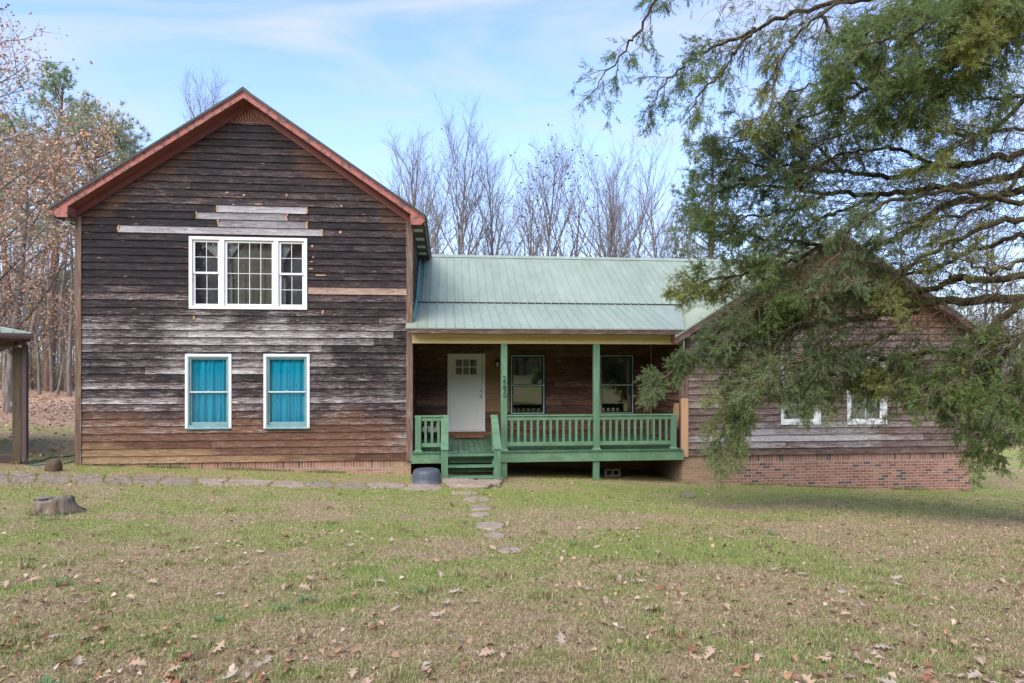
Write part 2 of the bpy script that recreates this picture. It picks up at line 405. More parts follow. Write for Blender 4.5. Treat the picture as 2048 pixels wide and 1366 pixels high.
def bark_mat(name, a, b, moss=None, sc=1.0):
    g = G(name); o = g.obj()
    n = g.noise(g.map(o, (9 * sc, 9 * sc, 1.6 * sc)), 1.0, 6, 0.65)
    c = g.ramp(n, [(0.35, a), (0.65, b)])
    if moss:
        gm = g.n('ShaderNodeNewGeometry'); nz = g.sep(gm.outputs['Normal'])[2]
        m = g.math('ADD', g.math('MULTIPLY', nz, 0.55), g.math('SUBTRACT', g.noise(o, 4.0, 6, 0.6), 0.38))
        c = g.mix(g.ramp(m, [(0.2, 0.0), (0.5, 0.9)]), c, moss)
    g.bump(n, 0.5, 0.01)
    M[name] = g.fin(c, 0.9, 0.15)
bark_mat('grey_bark', (.11, .094, .08), (.27, .235, .205))
bark_mat('dark_bark', (.11, .09, .075), (.28, .235, .20))
bark_mat('twig_bark', (.07, .05, .035), (.22, .165, .12))
bark_mat('pine_bark', (.09, .055, .04), (.22, .145, .105))
bark_mat('cedar_bark', (.035, .026, .02), (.12, .085, .06), (.105, .115, .018))
bark_mat('stump_wood', (.03, .023, .018), (.30, .23, .165))
bark_mat('cut_wood', (.08, .068, .052), (.29, .26, .20))
def leaf_mat(name, rough=0.65, trans=0.25, spec=0.2):
    g = G(name); c = g.attr('tone', 'Color')
    d = g.fin(c, rough, spec)
    if trans:
        tl = g.n('ShaderNodeBsdfTranslucent'); g.t.links.new(c, tl.inputs[0])
        mx = g.n('ShaderNodeMixShader'); mx.inputs[0].default_value = trans
        g.t.links.new(g.b.outputs[0], mx.inputs[1]); g.t.links.new(tl.outputs[0], mx.inputs[2]); g.t.links.new(mx.outputs[0], g.o.inputs[0])
    M[name] = g.m
leaf_mat('foliage', .6, .5); leaf_mat('grass_blade', 0.7, 0.35); leaf_mat('dry_leaf', 0.75, 0.1)
# ================================================================ SETTING: ground
rr = random.Random(11)
def green_mask(x, y):
    """how green the lawn is at a place (0 dead thatch, 1 fresh grass)"""
    x = np.asarray(x, float); y = np.asarray(y, float)
    g = 0.38 + 0.95 * (fbm(x * 0.55 + 3, y * 0.75 + 8, 3) - 0.47) + .85 * (fbm(x * 1.3, y * 1.5, 3) - 0.5) + .7 * (fbm(x * 4.5, y * 4.5, 2) - .5)
    def blob(cx, cy, sx, sy, a): return a * np.exp(-((x - cx) / sx) ** 2 - ((y - cy) / sy) ** 2)
    g = g + blob(1.0, 12.8, 4.5, 1.6, 0.36) + blob(7.5, 13.6, 4.5, 2.0, 0.42) + blob(-1.8, 8.2, 2.8, 1.0, 0.22) + blob(13.0, 17.0, 4, 5, 0.3)
    g = g + blob(3.6, 7.4, 1.6, 1.3, 0.34) - blob(2.6, 6.0, 1.6, 0.8, 0.30) - blob(-2, 4.0, 5, 1.2, 0.30) - blob(7.6, 9.2, 3.0, 1.3, 0.45) - blob(3.4, 10.3, 2.8, 0.6, 0.22) - blob(-8, 12.6, 2.4, 1.5, 0.25) - blob(-1.0, 10.4, 2.4, 0.7, 0.25)
    return np.clip(g, 0, 1)
def litter_mask(x, y):
    """share of fallen leaves on the ground far behind"""
    x = np.asarray(x, float); y = np.asarray(y, float)
    far = sstep(21, 33, y + 6 * (fbm(x * .2, y * .2, 2) - .5))
    left = sstep(-8.9, -10.0, x) * sstep(15.5, 17.5, y) * 0.38 * sstep(26, 20, y)
    far = far * sstep(14, 2, x)
    return np.clip(np.maximum(far * 0.95, left), 0, 1)
xs = np.unique(np.concatenate([np.linspace(-220, -40, 19), np.linspace(-40, -15, 36), np.arange(-15, 20, 0.14), np.linspace(20, 45, 36), np.linspace(45, 220, 19)]))
ys = np.unique(np.concatenate([np.linspace(-60, 0, 25), np.arange(0, 19, 0.14), np.linspace(19, 60, 80), np.linspace(60, 400, 35)]))
X, Y = np.meshgrid(xs, ys)
Zg = gz(X, Y)
V = np.stack([X, Y, Zg], -1).reshape(-1, 3)
nx = len(xs); ii = np.arange(len(ys) - 1)[:, None] * nx + np.arange(nx - 1)[None, :]
Fq = np.stack([ii, ii + 1, ii + nx + 1, ii + nx], -1).reshape(-1, 4)
tone = np.stack([green_mask(X, Y), litter_mask(X, Y), fbm(X * .3, Y * .3, 2)], -1).reshape(-1, 3)
def ground_mat():
    g = G('lawn_soil'); o = g.obj(); tn = g.attr('tone', 'Color'); gr, lit, _ = g.sep(tn)
    f1 = g.noise(o, 26, 6, 0.7); f2 = g.noise(o, 90, 3, 0.6); f3 = g.noise(o, 6, 5, 0.6)
    dead = g.ramp(f1, [(0.28, (.15, .105, .058)), (0.5, (.365, .275, .155)), (0.68, (.56, .45, .28))])
    green = g.ramp(f1, [(0.28, (.115, .13, .034)), (0.5, (.28, .30, .085)), (0.7, (.46, .46, .17))])
    m = g.math('ADD', gr, g.math('MULTIPLY', g.math('SUBTRACT', f3, 0.5), 0.9))
    c = g.mix(g.ramp(m, [(0.2, 0.0), (0.65, 1.0)]), dead, green)
    leaf = g.ramp(g.noise(o, 9, 6, 0.75), [(0.3, (.20, .12, .07)), (0.46, (.42, .26, .165)), (0.58, (.56, .38, .26)), (0.75, (.66, .52, .39))])
    c = g.mix(g.ramp(g.math('ADD', lit, g.math('MULTIPLY', g.math('SUBTRACT', f3, 0.5), 0.8)), [(0.3, 0.0), (0.65, 1.0)]), c, leaf)
    g.bump(g.math('ADD', f1, g.math('MULTIPLY', f2, 0.6)), 0.8, 0.03)
    return g.fin(c, 0.95, 0.1)
M['ground'] = ground_mat()
ground = np_mesh('ground', V, Fq, M['ground'], tone=tone, smooth=True)
tag(ground, 'sloping winter lawn of mixed green grass and dead brown thatch', None, None, 'structure')

# ================================================================ HOUSE
XL, XR, XB, XE = -8.55, -0.833, 6.05, 14.04      # left block, porch, right block
YF, YW = 16.5, 19.0                              # facade plane, porch back wall
ZS = 0.575                                       # bottom of the siding
XM, ZE, ZP, PIT = -4.69, 6.50, 9.36, 0.68        # left roof: centre, eave, peak, slope
XG, ZGP, PG = 10.05, 6.36, 0.632                 # right gable
house = thing('house', (0, YF, 0), 'dark weathered wooden house with green metal roof, red-trimmed gable and green front porch', 'house')
B = house

EXPO = 0.1755
def clapboards(name, mat, O, A, N, span, z0, z1, openings=(), seed=1, pale=None, warm=None, sub=0.12, joints=True, parent=None, skip=()):
    """lapped boards on a vertical wall. O: (x,y) origin, A: direction along, N: outward; span(z)->(u0,u1); openings: (u0,u1,z0,z1)"""
    r = random.Random(seed); mb = MB()
    def emit(u0, u1, za, zb, zlo, zhi, rnd):
        if u1 - u0 < 0.01 or zhi - zlo < 0.004: return
        n = max(1, int((u1 - u0) / sub)); off = r.random() * 40
        out = lambda z: 0.038 - 0.030 * (z - za) / (zb - za)
        P = lambda u, z, d: (O[0] + A[0] * u + N[0] * d, O[1] + A[1] * u + N[1] * d, z)
        b = len(mb.v)
        wob = 0.0
        for i in range(n + 1):
            u = u0 + (u1 - u0) * i / n
            pl = pale(u, (zlo + zhi) / 2) if pale else 0.0
            wm = warm(u, (zlo + zhi) / 2) if warm else 0.0
            wob += r.uniform(-.0012, .0012); wob *= .9
            for z, d in ((zlo, -0.004), (zlo + wob, out(zlo)), (zhi, out(zhi)), (zhi, -0.004)):
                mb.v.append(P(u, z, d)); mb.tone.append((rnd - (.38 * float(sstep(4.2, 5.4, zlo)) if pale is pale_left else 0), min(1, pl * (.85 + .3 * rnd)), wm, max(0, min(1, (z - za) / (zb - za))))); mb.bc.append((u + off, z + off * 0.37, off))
        for i in range(n):
            k = b + 4 * i
            for q in ((0, 4, 5, 1), (1, 5, 6, 2), (2, 6, 7, 3)):
                mb.f.append(tuple(k + j for j in q))
        q0_ = len(mb.v)
        for uu, zz_ in ((u0, zhi - .02), (u1, zhi - .02), (u1, zhi + .03), (u0, zhi + .03)):
            mb.v.append(P(uu, zz_, -.006)); mb.tone.append((0, 0, 0, 1)); mb.bc.append((uu + off, zz_, off))
        mb.f.append((q0_, q0_ + 1, q0_ + 2, q0_ + 3))
        mb.f.append((b, b + 1, b + 2, b + 3)); e = b + 4 * n; mb.f.append((e + 3, e + 2, e + 1, e))
    k = 0
    while z0 + k * EXPO < z1 - 0.01:
        za = z0 + k * EXPO; zb = za + EXPO + 0.03
        zt = min(za + EXPO - 0.007, z1)
        u0, u1 = span(za + EXPO * 0.5)
        cuts = [u0]
        u = u0 + r.uniform(0.8, 9.0)
        while joints and u < u1 - 0.4:
            cuts.append(u); u += r.choice((3.0, 3.6, 4.8, 4.8))
        cuts.append(u1)
        for a, c in zip(cuts[:-1], cuts[1:]):
            segs = [(a + 0.001, c - 0.001, za, zt)]
            for (o0, o1, oz0, oz1) in tuple(openings) + tuple(skip):
                ns = []
                for (s0, s1, q0, q1) in segs:
                    if o1 <= s0 or o0 >= s1 or oz1 <= q0 or oz0 >= q1: ns.append((s0, s1, q0, q1)); continue
                    if s0 < o0: ns.append((s0, o0, q0, q1))
                    if s1 > o1: ns.append((o1, s1, q0, q1))
                    m0, m1 = max(s0, o0), min(s1, o1)
                    if q0 < oz0: ns.append((m0, m1, q0, oz0))
                    if q1 > oz1: ns.append((m0, m1, oz1, q1))
                segs = ns
            rnd = r.random()
            for (s0, s1, q0, q1) in segs: emit(s0, s1, za, zb, q0, q1, rnd)
        k += 1
    return mb.build(name, mat, parent or B)

# ---- measured openings
def rect(px0, py0, px1, py1, Y):
    x0, z1 = on_plane(px0, py0, Y); x1, z0 = on_plane(px1, py1, Y)
    return [x0, x1, z0, z1]
WU = rect(379, 473, 615, 620, YF)
WL1 = rect(371.5, 708, 464, 857, YF); WL2 = rect(528, 708, 620, 856.5, YF)
WR1 = rect(1561, 713, 1640, 849, YF); WR2 = rect(1693, 713, 1772, 848.5, YF)
WP1 = rect(1018.8, 708, 1091, 829, YW); WP2 = rect(1197, 708, 1268, 828.5, YW)
DR = rect(895, 707.5, 970, 862, YW)

def g2(u, z, cu, cz, su, sz): return math.exp(-((u - cu) / su) ** 2 - ((z - cz) / sz) ** 2)
def pale_left(u, z):
    n = float(fbm(u * 1.6 + 7, z * 3.0, 3)); n2 = float(fbm(u * 3.1 + 70, z * 5.0 + 3, 2))
    p = 0.0
    for (cx, a) in ((-5.75, .6), (-5.2, .2), (-4.05, .85), (-3.35, .3), (-6.3, .25)):
        p += a * g2(u, z, cx, 3.92, 0.24, 0.34)
    p += 0.36 * g2(u, z, -5.4, 3.62, 1.3, 0.22)
    for cx in (WL1[0] - .10, WL1[1] + .22, WL2[1] + .22, WL2[0] - .16): p += 0.8 * g2(u, z, cx, WL1[3] - .12, 0.30, 0.26)
    p += 0.17 * sstep(4.5, 3.5, z) * sstep(1.0, 1.9, z)
    p += 0.20 * g2(u, z, XR, 1.2, 0.5, .6)
    p += 0.10 * sstep(6.8, 5.0, z)
    return float(max(0, min(1, p * (0.35 + 1.3 * n) * (0.5 + n2))))
def warm_left(u, z):
    n = float(fbm(u * 0.9 + 31, z * 1.2 + 5, 3)) - 0.5
    h = z - ZS
    wv = float(sstep(1.75, 0.55, h + 0.9 * n)) * 0.62 + (0.75 * float(sstep(0.62, 0.1, h + 0.35 * n + 0.06 * (u - XL) * 1.3)))
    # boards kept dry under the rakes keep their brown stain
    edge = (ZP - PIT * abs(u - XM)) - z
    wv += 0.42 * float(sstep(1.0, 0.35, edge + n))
    return max(0, min(1, wv))
def span_left(z):
    if z < 6.2: return XL + 0.02, XR - 0.02
    hw = (ZP - 0.10 - z) / PIT
    return max(XL + 0.02, XM - hw), min(XR - 0.02, XM + hw)
patches = [rect(435, 412, 614, 426.5, YF), rect(395, 427, 574, 441.5, YF), rect(438, 442, 614, 456.5, YF), rect(238, 457, 646, 471.5, YF), rect(616.5, 577, 815, 592, YF)]
def row_z(zc):
    k = round((zc - ZS) / EXPO - 0.5); return ZS + k * EXPO
pb = []
for i, p in enumerate(patches):
    zc = (p[2] + p[3]) / 2; za = row_z(zc)
    if i < 4: za = row_z((patches[3][2] + patches[3][3]) / 2) + (3 - i) * EXPO
    pb.append((p[0], p[1], za, za + EXPO + 0.004))
opn_left = [(w[0] + .03, w[1] - .03, w[2] + .03, w[3] - .03) for w in (WU, WL1, WL2)]
ZSB = 8.70
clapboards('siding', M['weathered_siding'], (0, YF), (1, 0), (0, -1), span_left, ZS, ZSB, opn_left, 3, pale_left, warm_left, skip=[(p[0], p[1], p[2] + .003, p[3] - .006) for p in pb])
for i, p in enumerate(pb):
    o = clapboards('patch_board', M['tan_board' if i == 4 else 'grey_board'], (0, YF - .002), (1, 0), (0, -1), lambda z, p=p: (p[0] + .004, p[1] - .004), p[2], p[2] + .1755, (), 40 + i, joints=False)
    o['label'] = 'tan primed replacement board' if i == 4 else 'pale grey replacement board'
# raw wood chips and filler at the ends of the replaced boards
mb = MB()
def chip(x, z, w, h):
    n = 9; pts = []
    for k in range(n):
        a = 2 * math.pi * k / n; q = rr.uniform(.55, 1.1)
        pts.append((x + w * .5 * q * math.cos(a), z + h * .5 * q * math.sin(a)))
    mb = MB(); mb.prism(pts, 'y', YF - .043, YF - .030); mb.build('wood_chip', M['raw_wood'], B)
mat_paint('raw_wood', (.50, .31, .17), .2, .8)
for p in pb[:4]:
    for x in (p[0], p[1]):
        for k in range(3): chip(x + rr.uniform(-.015, .015), p[2] + .03 + k * .055, rr.uniform(.035, .06), .075)
for px, py, w_, h_ in ((455, 386, .12, .05), (489, 391, .07, .06), (574, 391, .04, .08), (517, 409, .22, .03), (625, 493, .07, .06), (624, 524, .10, .035), (622, 538, .15, .035), (640, 551, .35, .04), (681, 465, .09, .07), (646, 625, .05, .13), (389, 636, .05, .12), (683, 413, .06, .05), (468, 410, .08, .03), (627, 515, .06, .04)):
    x, z = on_plane(px, py, YF); chip(x, z, w_, h_)
# other walls of the left block
pw = lambda u, z: max(0.0, min(1.0, float(fbm(u + 4, z * 2, 3)) * .5 - .1))
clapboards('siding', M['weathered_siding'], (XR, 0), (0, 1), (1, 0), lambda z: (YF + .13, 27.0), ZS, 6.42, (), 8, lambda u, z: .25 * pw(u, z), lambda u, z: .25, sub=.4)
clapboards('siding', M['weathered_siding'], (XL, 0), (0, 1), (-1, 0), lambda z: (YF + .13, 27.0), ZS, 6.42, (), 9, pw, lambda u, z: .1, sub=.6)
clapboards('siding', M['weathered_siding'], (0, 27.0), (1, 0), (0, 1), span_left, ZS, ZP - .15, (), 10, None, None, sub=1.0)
# porch back wall with a newer ochre panel beside the door
yel = rect(970, 703, 1018.8, 828, YW)
opn_p = [(w[0] + .03, w[1] - .03, w[2] + .03, w[3] - .03) for w in (WP1, WP2)] + [(DR[0] + .02, DR[1] - .02, DR[2] - .01, DR[3] - .02)]
yz0 = ZS + 0.3 + round((yel[2] - ZS - .3) / EXPO) * EXPO; yz1 = yz0 + round((yel[3] - yz0) / EXPO) * EXPO
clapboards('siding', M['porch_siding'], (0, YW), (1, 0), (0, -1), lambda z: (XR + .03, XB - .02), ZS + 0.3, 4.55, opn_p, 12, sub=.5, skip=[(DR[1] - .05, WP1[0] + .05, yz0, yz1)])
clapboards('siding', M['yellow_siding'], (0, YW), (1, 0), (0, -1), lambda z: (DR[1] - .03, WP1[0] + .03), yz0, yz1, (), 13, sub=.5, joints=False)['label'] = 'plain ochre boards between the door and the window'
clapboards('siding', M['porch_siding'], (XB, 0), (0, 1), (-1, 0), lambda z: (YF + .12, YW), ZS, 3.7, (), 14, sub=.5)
# right block
def span_right(z):
    hw = (ZGP - 0.10 - z) / PG
    return max(XB + .02, XG - hw), min(XE - .02, XG + hw)
def pale_right(u, z):
    n = float(fbm(u * 1.6 + 17, z * 3.0, 3))
    p = 0.10 + 0.55 * g2(u, z, 8.1, 1.2, 1.5, .35) + .35 * g2(u, z, 10.4, 1.1, 1.2, .4)
    return max(0, min(1, p * (0.3 + 1.4 * n)))
def warm_right(u, z): return max(0, min(1, 0.9 * float(sstep(3.4, 5.0, z + 1.2 * (float(fbm(u, z, 3)) - .5)))))
opn_r = [(w[0] + .03, w[1] - .03, w[2] + .03, w[3] - .03) for w in (WR1, WR2)]
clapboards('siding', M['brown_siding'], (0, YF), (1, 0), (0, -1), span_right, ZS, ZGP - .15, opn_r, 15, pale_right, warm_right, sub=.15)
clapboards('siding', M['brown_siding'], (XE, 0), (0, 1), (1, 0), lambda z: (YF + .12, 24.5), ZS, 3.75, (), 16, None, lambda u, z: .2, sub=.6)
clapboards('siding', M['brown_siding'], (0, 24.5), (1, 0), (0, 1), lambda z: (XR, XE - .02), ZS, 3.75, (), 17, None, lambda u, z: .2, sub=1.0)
mb = MB(); mb.prism([(XR, 3.75), (XE - .02, 3.75), (XE - .02, 3.95), (XG, 6.2), (XR, 6.2)], 'y', 24.45, 24.5); mb.build('gable_panel', M['brown_fascia'], B)

# ---- brick foundations
def found(name, m1, m2, x0, x1, y0, y1, ax, zt=ZS - .002):
    mb = MB(); mb.box(x0, x1, y0, y1, -2.2, zt - .2); f = mb.build('foundation', M['brick_' + ax], B)
    mb = MB(); mb.box(x0, x1, y0, y1, zt - .199, zt); mb.build('soldier_course', M['soldier_' + ax], f)
found('f', 0, 0, XL + .02, XR - .005, YF + .012, YF + .2, 'x')
found('f', 0, 0, XL + .02, XL + .2, YF + .202, 27.0, 'y')
found('f', 0, 0, XR - .2, XR - .006, YF + .202, 27.0, 'y')
found('f', 0, 0, XR, XB, YW + .012, YW + .2, 'x')
found('f', 0, 0, XB + .005, XE - .02, YF + .012, YF + .2, 'x')
found('f', 0, 0, XB + .006, XB + .2, YF + .202, YW, 'y')
found('f', 0, 0, XE - .2, XE - .021, YF + .202, 24.5, 'y')

# ---- corner boards
def cboard(x0, x1, y0, y1, z0, z1, m='corner_wood'):
    mb = MB(); mb.box(x0, x1, y0, y1, z0, z1, .004); return mb.build('corner_board', M[m], B)
cboard(XL - .035, XL + .10, YF - .055, YF + .02, ZS - .03, 6.36)
cboard(XL - .048, XL - .002, YF + .022, YF + .14, ZS - .03, 6.36)
cboard(XR - .11, XR + .045, YF - .055, YF + .02, ZS - .03, 6.42)
cboard(XR + .002, XR + .046, YF + .022, YF + .14, ZS - .03, 6.42)
zpe = 2.05
cboard(XB - .045, XB + .135, YF - .055, YF + .02, zpe, 3.55)
o = cboard(XB - .0455, XB + .1355, YF - .0555, YF + .02, ZS - .02, zpe - .001, 'peach_primer'); o['label'] = 'new unpainted peach-primed corner board'
cboard(XB - .046, XB - .002, YF + .022, YF + .14, ZS - .02, 3.5)
# primer daubed on the porch side wall
mb = MB(); mb.prism([(YF + .14, 1.25), (YF + .40, 1.3), (YF + .55, 1.5), (YF + .58, 1.75), (YF + .46, 1.9), (YF + .14, 1.92)], 'x', XB - .046, XB - .034); mb.build('primer_patch', M['peach_primer'], B)
cboard(XE - .10, XE + .045, YF - .055, YF + .02, ZS - .03, 3.6)
cboard(XE + .002, XE + .046, YF + .022, YF + .14, ZS - .03, 3.6)
cboard(XB - .062, XB - .036, YW - .065, YW - .037, ZS + .3, 3.5, 'peach_primer')

# ---- left roof (ridge runs front to back)
Y0, Y1 = YF - .40, 27.4
rise = lambda x: ZP - PIT * abs(x - XM)
XEL, XER = XM - (ZP - ZE) / PIT, XM + (ZP - ZE) / PIT
roof = MB()
for s in (-1, 1):
    xe = XM + s * (XER - XM)
    roof.prism([(XM, ZP - .045), (XM, ZP), (xe + s * .05, rise(xe) - PIT * .05), (xe + s * .05, rise(xe) - PIT * .05 - .045)], 'y', Y0 - .03, Y1)
roof_l = roof.build('roof', M['green_metal'], B)
edge = MB()
for s in (-1, 1):
    xe = XM + s * (XER - XM)
    edge.prism([(XM, ZP - .052), (XM, ZP + .006), (xe + s * .06, rise(xe) - PIT * .06 + .006), (xe + s * .06, rise(xe) - PIT * .06 - .052)], 'y', Y0 - .045, Y0 - .031)
edge.prism([(XM - .17, ZP - .105), (XM, ZP + .03), (XM + .17, ZP - .105), (XM, ZP + .012)], 'y', Y0 - .05, Y1)
edge.build('drip_edge', M['dark_metal_edge'], roof_l)
for s in (-1, 1):
    ribs = MB()
    xe = XM + s * (XER - XM)
    y = Y0 + .1
    while y < Y1:
        ribs.prism([(XM + s * .1, ZP - PIT * .1), (XM + s * .1, ZP - PIT * .1 + .02), (xe + s * .05, rise(xe) - PIT * .05 + .02), (xe + s * .05, rise(xe) - PIT * .05)], 'y', y, y + .03); y += .2286
    ribs.build('standing_ribs', M['green_metal'], roof_l)
# rake fascia, soffit, pork-chop returns
for s in (-1, 1):
    mb = MB(); xe = XM + s * (XER - XM)
    t, bt = .05, .215
    XW = XL if s < 0 else XR
    xin = XW + s * .02
    zret = rise(xe) - .235
    mb.prism([(XM, ZP - t), (XM, ZP - bt), (xin, rise(xin) - bt), (xin, zret), (xe - s * .09, zret), (xe, rise(xe) - .14), (xe, rise(xe) - t)], 'y', Y0, Y0 + .028)
    mb.build('rake_board', M['red_fascia'], B)
    mb = MB(); mb.prism([(XM, ZP - t - .001), (XM, ZP - .16), (xe, rise(xe) - .16), (xe, rise(xe) - t - .001)], 'y', Y0 - .012, Y0 - .001)
    mb2 = MB(); mb2.prism([(XM, ZP - t - .002), (XM, ZP - .085), (xe, rise(xe) - .085), (xe, rise(xe) - t - .002)], 'y', Y0 - .02, Y0 - .001); mb2.build('roof_edge_trim', M['red_fascia'], B)
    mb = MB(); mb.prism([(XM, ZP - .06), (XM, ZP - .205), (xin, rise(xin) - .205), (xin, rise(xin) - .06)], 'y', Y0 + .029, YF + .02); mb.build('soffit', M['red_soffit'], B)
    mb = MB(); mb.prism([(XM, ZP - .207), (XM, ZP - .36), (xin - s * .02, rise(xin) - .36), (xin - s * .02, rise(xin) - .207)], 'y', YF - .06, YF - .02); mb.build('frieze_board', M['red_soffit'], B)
    # boxed side eave
    xa, xb = sorted((XW + s * .001, xe - s * .02))
    mb = MB(); mb.box(xa, xb, Y0 + .03, Y1 - .02, zret + .02, zret + .05); sf = mb.build('eave_soffit', M['corner_wood'] if False else M['ceiling_wood'], B)
    mb = MB(); mb.box(min(xin, XW + s * .001), max(xin, XW + s * .003), Y0 + .03, YF + .01, zret + .002, rise(xin) - .21); mb.build('eave_return', M['red_fascia'], B)
    mb = MB(); a, c = sorted((xe - s * .0185, xe + s * .005)); mb.box(a, c, Y0 + .03, Y1 - .02, zret + .0, rise(xe) - .06); mb.build('eave_fascia', M['brown_fascia'], B)
    for k in range(9):
        yv = YF + .18 + k * 1.12
        mv = MB(); mv.box((xa + xb) / 2 - .115, (xa + xb) / 2 + .115, yv, yv + .34, zret + .008, zret + .0195)
        for q in range(7): mv.box((xa + xb) / 2 - .095, (xa + xb) / 2 + .095, yv + .03 + q * .042, yv + .05 + q * .042, zret + .003, zret + .0079)
        mv.build('soffit_vent', M['green_vent'], sf)
# gutter on the outer eave and a small floodlight under it
xe = XEL
mb = MB(); mb.prism([(xe - .16, 6.44), (xe - .02, 6.44), (xe - .02, 6.32), (xe - .12, 6.31), (xe - .16, 6.36)], 'y', Y0 + .08, Y1); mb.build('gutter', M['red_fascia'], B)
mb = MB(); mb.tube([(XL - .14, Y0 + .26, 6.29), (XL - .13, Y0 + .2, 6.18)], [.045, .055], 12); mb.tube([(XL - .14, Y0 + .27, 6.31), (XL - .14, Y0 + .26, 6.28)], .03, 8); mb.build('floodlight', M['white_paint'], B)
# sunburst of tapering slats in the gable top
zb = ZSB + .005
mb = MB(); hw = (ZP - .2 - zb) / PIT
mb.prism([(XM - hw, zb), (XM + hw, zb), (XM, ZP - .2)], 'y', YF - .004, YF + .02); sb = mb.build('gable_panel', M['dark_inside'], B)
fan = MB(); c0 = zb - .30
N = 19
for k in range(N):
    a = R(14 + (180 - 28) * (k + .5) / N); da = R(152 / N * .31)
    pts = []
    def hit(an):
        dx, dz = math.cos(an), math.sin(an)
        r0 = (zb + .01 - c0) / dz
        tot = (ZP - .21 - c0) / (dz + PIT * abs(dx))
        return r0, tot
    r0, r1 = hit(a)
    if r1 <= r0 + .03: continue
    tip = lambda rr_, an, y: (XM + rr_ * math.cos(an), y, c0 + rr_ * math.sin(an))
    q0, q1 = hit(a - da), hit(a + da)
    fr = [tip(q0[0], a - da, YF - .016), tip(r0, a, YF - .034), tip(q1[0], a + da, YF - .016)]
    bk = [tip(q0[1], a - da, YF - .016), tip(r1, a, YF - .034), tip(q1[1], a + da, YF - .016)]
    b = len(fan.v); fan.v += fr + bk
    fan.f += [(b, b + 1, b + 4, b + 3), (b + 1, b + 2, b + 5, b + 4), (b, b + 2, b + 1), (b + 3, b + 4, b + 5), (b, b + 3, b + 5, b + 2)]
fan.build('sunburst_slats', M['sunburst_wood'], sb)
mb = MB(); mb.box(XM - hw - .12, XM + hw + .12, YF - .032, YF - .008, zb - .03, zb + .008); mb.build('sunburst_sill', M['red_soffit'], sb)

# ---- middle roof: porch slope, main slope; right gable roof
YE, ZEV, YS, ZSM, YRG, ZRG = YF - .42, 3.80, 18.6, 4.655, 21.5, 6.45
xr_e, xr_s = 5.96, 6.76
XV = XG - (ZGP - ZSM - .02) / PG + .03
mb = MB()
def slabpoly(top, th):
    b = len(mb.v); n = len(top)
    mb.v += [tuple(p) for p in top] + [(p[0], p[1], p[2] - th) for p in top]
    mb.f.append(tuple(b + i for i in range(n))); mb.f.append(tuple(b + n + i for i in reversed(range(n))))
    for i in range(n): j = (i + 1) % n; mb.f.append((b + i, b + n + i, b + n + j, b + j))
xl_e = XR - .11
slabpoly([(xl_e, YE, ZEV), (xr_e, YE, ZEV), (xr_s, YS + .02, ZSM - .012), (XR + .03, YS + .02, ZSM - .012), (XR + .03, YF - .05, ZEV + (YF - .05 - YE) * .339), (xl_e, YF - .05, ZEV + (YF - .05 - YE) * .339)], .03)
slabpoly([(XR + .035, YS, ZSM + .02), (XV, YS, ZSM + .02), (XG - .02, YRG, ZRG), (XR + .035, YRG, ZRG)], .045)
mb.prism([(xr_s - .04, ZSM - .02), (XV - .02, ZSM - .02), (xr_s - .04, ZSM - .50)], 'y', YS + .012, YS + .04)
slabpoly([(XR + .035, YRG + .001, ZRG), (XG - .02, YRG + .001, ZRG), (XG - .02, 24.9, ZRG - 2.15), (XR + .035, 24.9, ZRG - 2.15)], .045)
# closed step at the right end
slabpoly([(xr_e - .03, YE + .05, ZEV - .03), (xr_e, YE + .05, ZEV - .031), (xr_s, YS + .02, ZSM - .045), (xr_s - .03, YS + .02, ZSM - .044)], .55)
ms = (ZRG - ZSM - .02) / (YRG - YS)
b = len(mb.v)
mb.v += [(xr_s, YS + .003, ZSM - .03), (xr_s + 0.02, YS + .003, ZSM - .6), (XG - .02, YRG, ZRG - .05), (XG - .02, YRG, ZRG - .3), (xr_s, YS + .03, ZSM - .03), (xr_s + .02, YS + .03, ZSM - .6)]
roof_m = mb.build('roof', M['green_metal'], B)
rb = MB()
def rib(p, q, wv, h=.020, wd=.016):
    """rib on a roof slope from p up to q; wv: unit vector across"""
    p, q, wv = Vector(p), Vector(q), Vector(wv); up = (q - p).cross(wv).normalized()
    if up.z < 0: up = -up
    sec = lambda a: [a - wv * wd - up * .004, a - wv * wd * .45 + up * h, a + wv * wd * .45 + up * h, a + wv * wd - up * .004]
    rb.loft([sec(p), sec(q)])
x = XR + .16; k = 0
while x < xr_e - .03:
    yb = YE if x < 99 else YE
    y1 = YS; 
    rib((x, YE, ZEV), (x, YS - .01, ZSM - .015), (1, 0, 0)); x += .2286
rb.build('standing_ribs', M['green_metal'], roof_m); rb = MB()
x = XR + .20
while x < XG - .1:
    yb = YS if x < XV else YS + (x - XV) / (XG - .02 - XV) * (YRG - YS)
    rib((x, yb, ZSM + .02 + (yb - YS) * ms), (x, YRG - .02, ZRG - .012), (1, 0, 0)); x += .2286
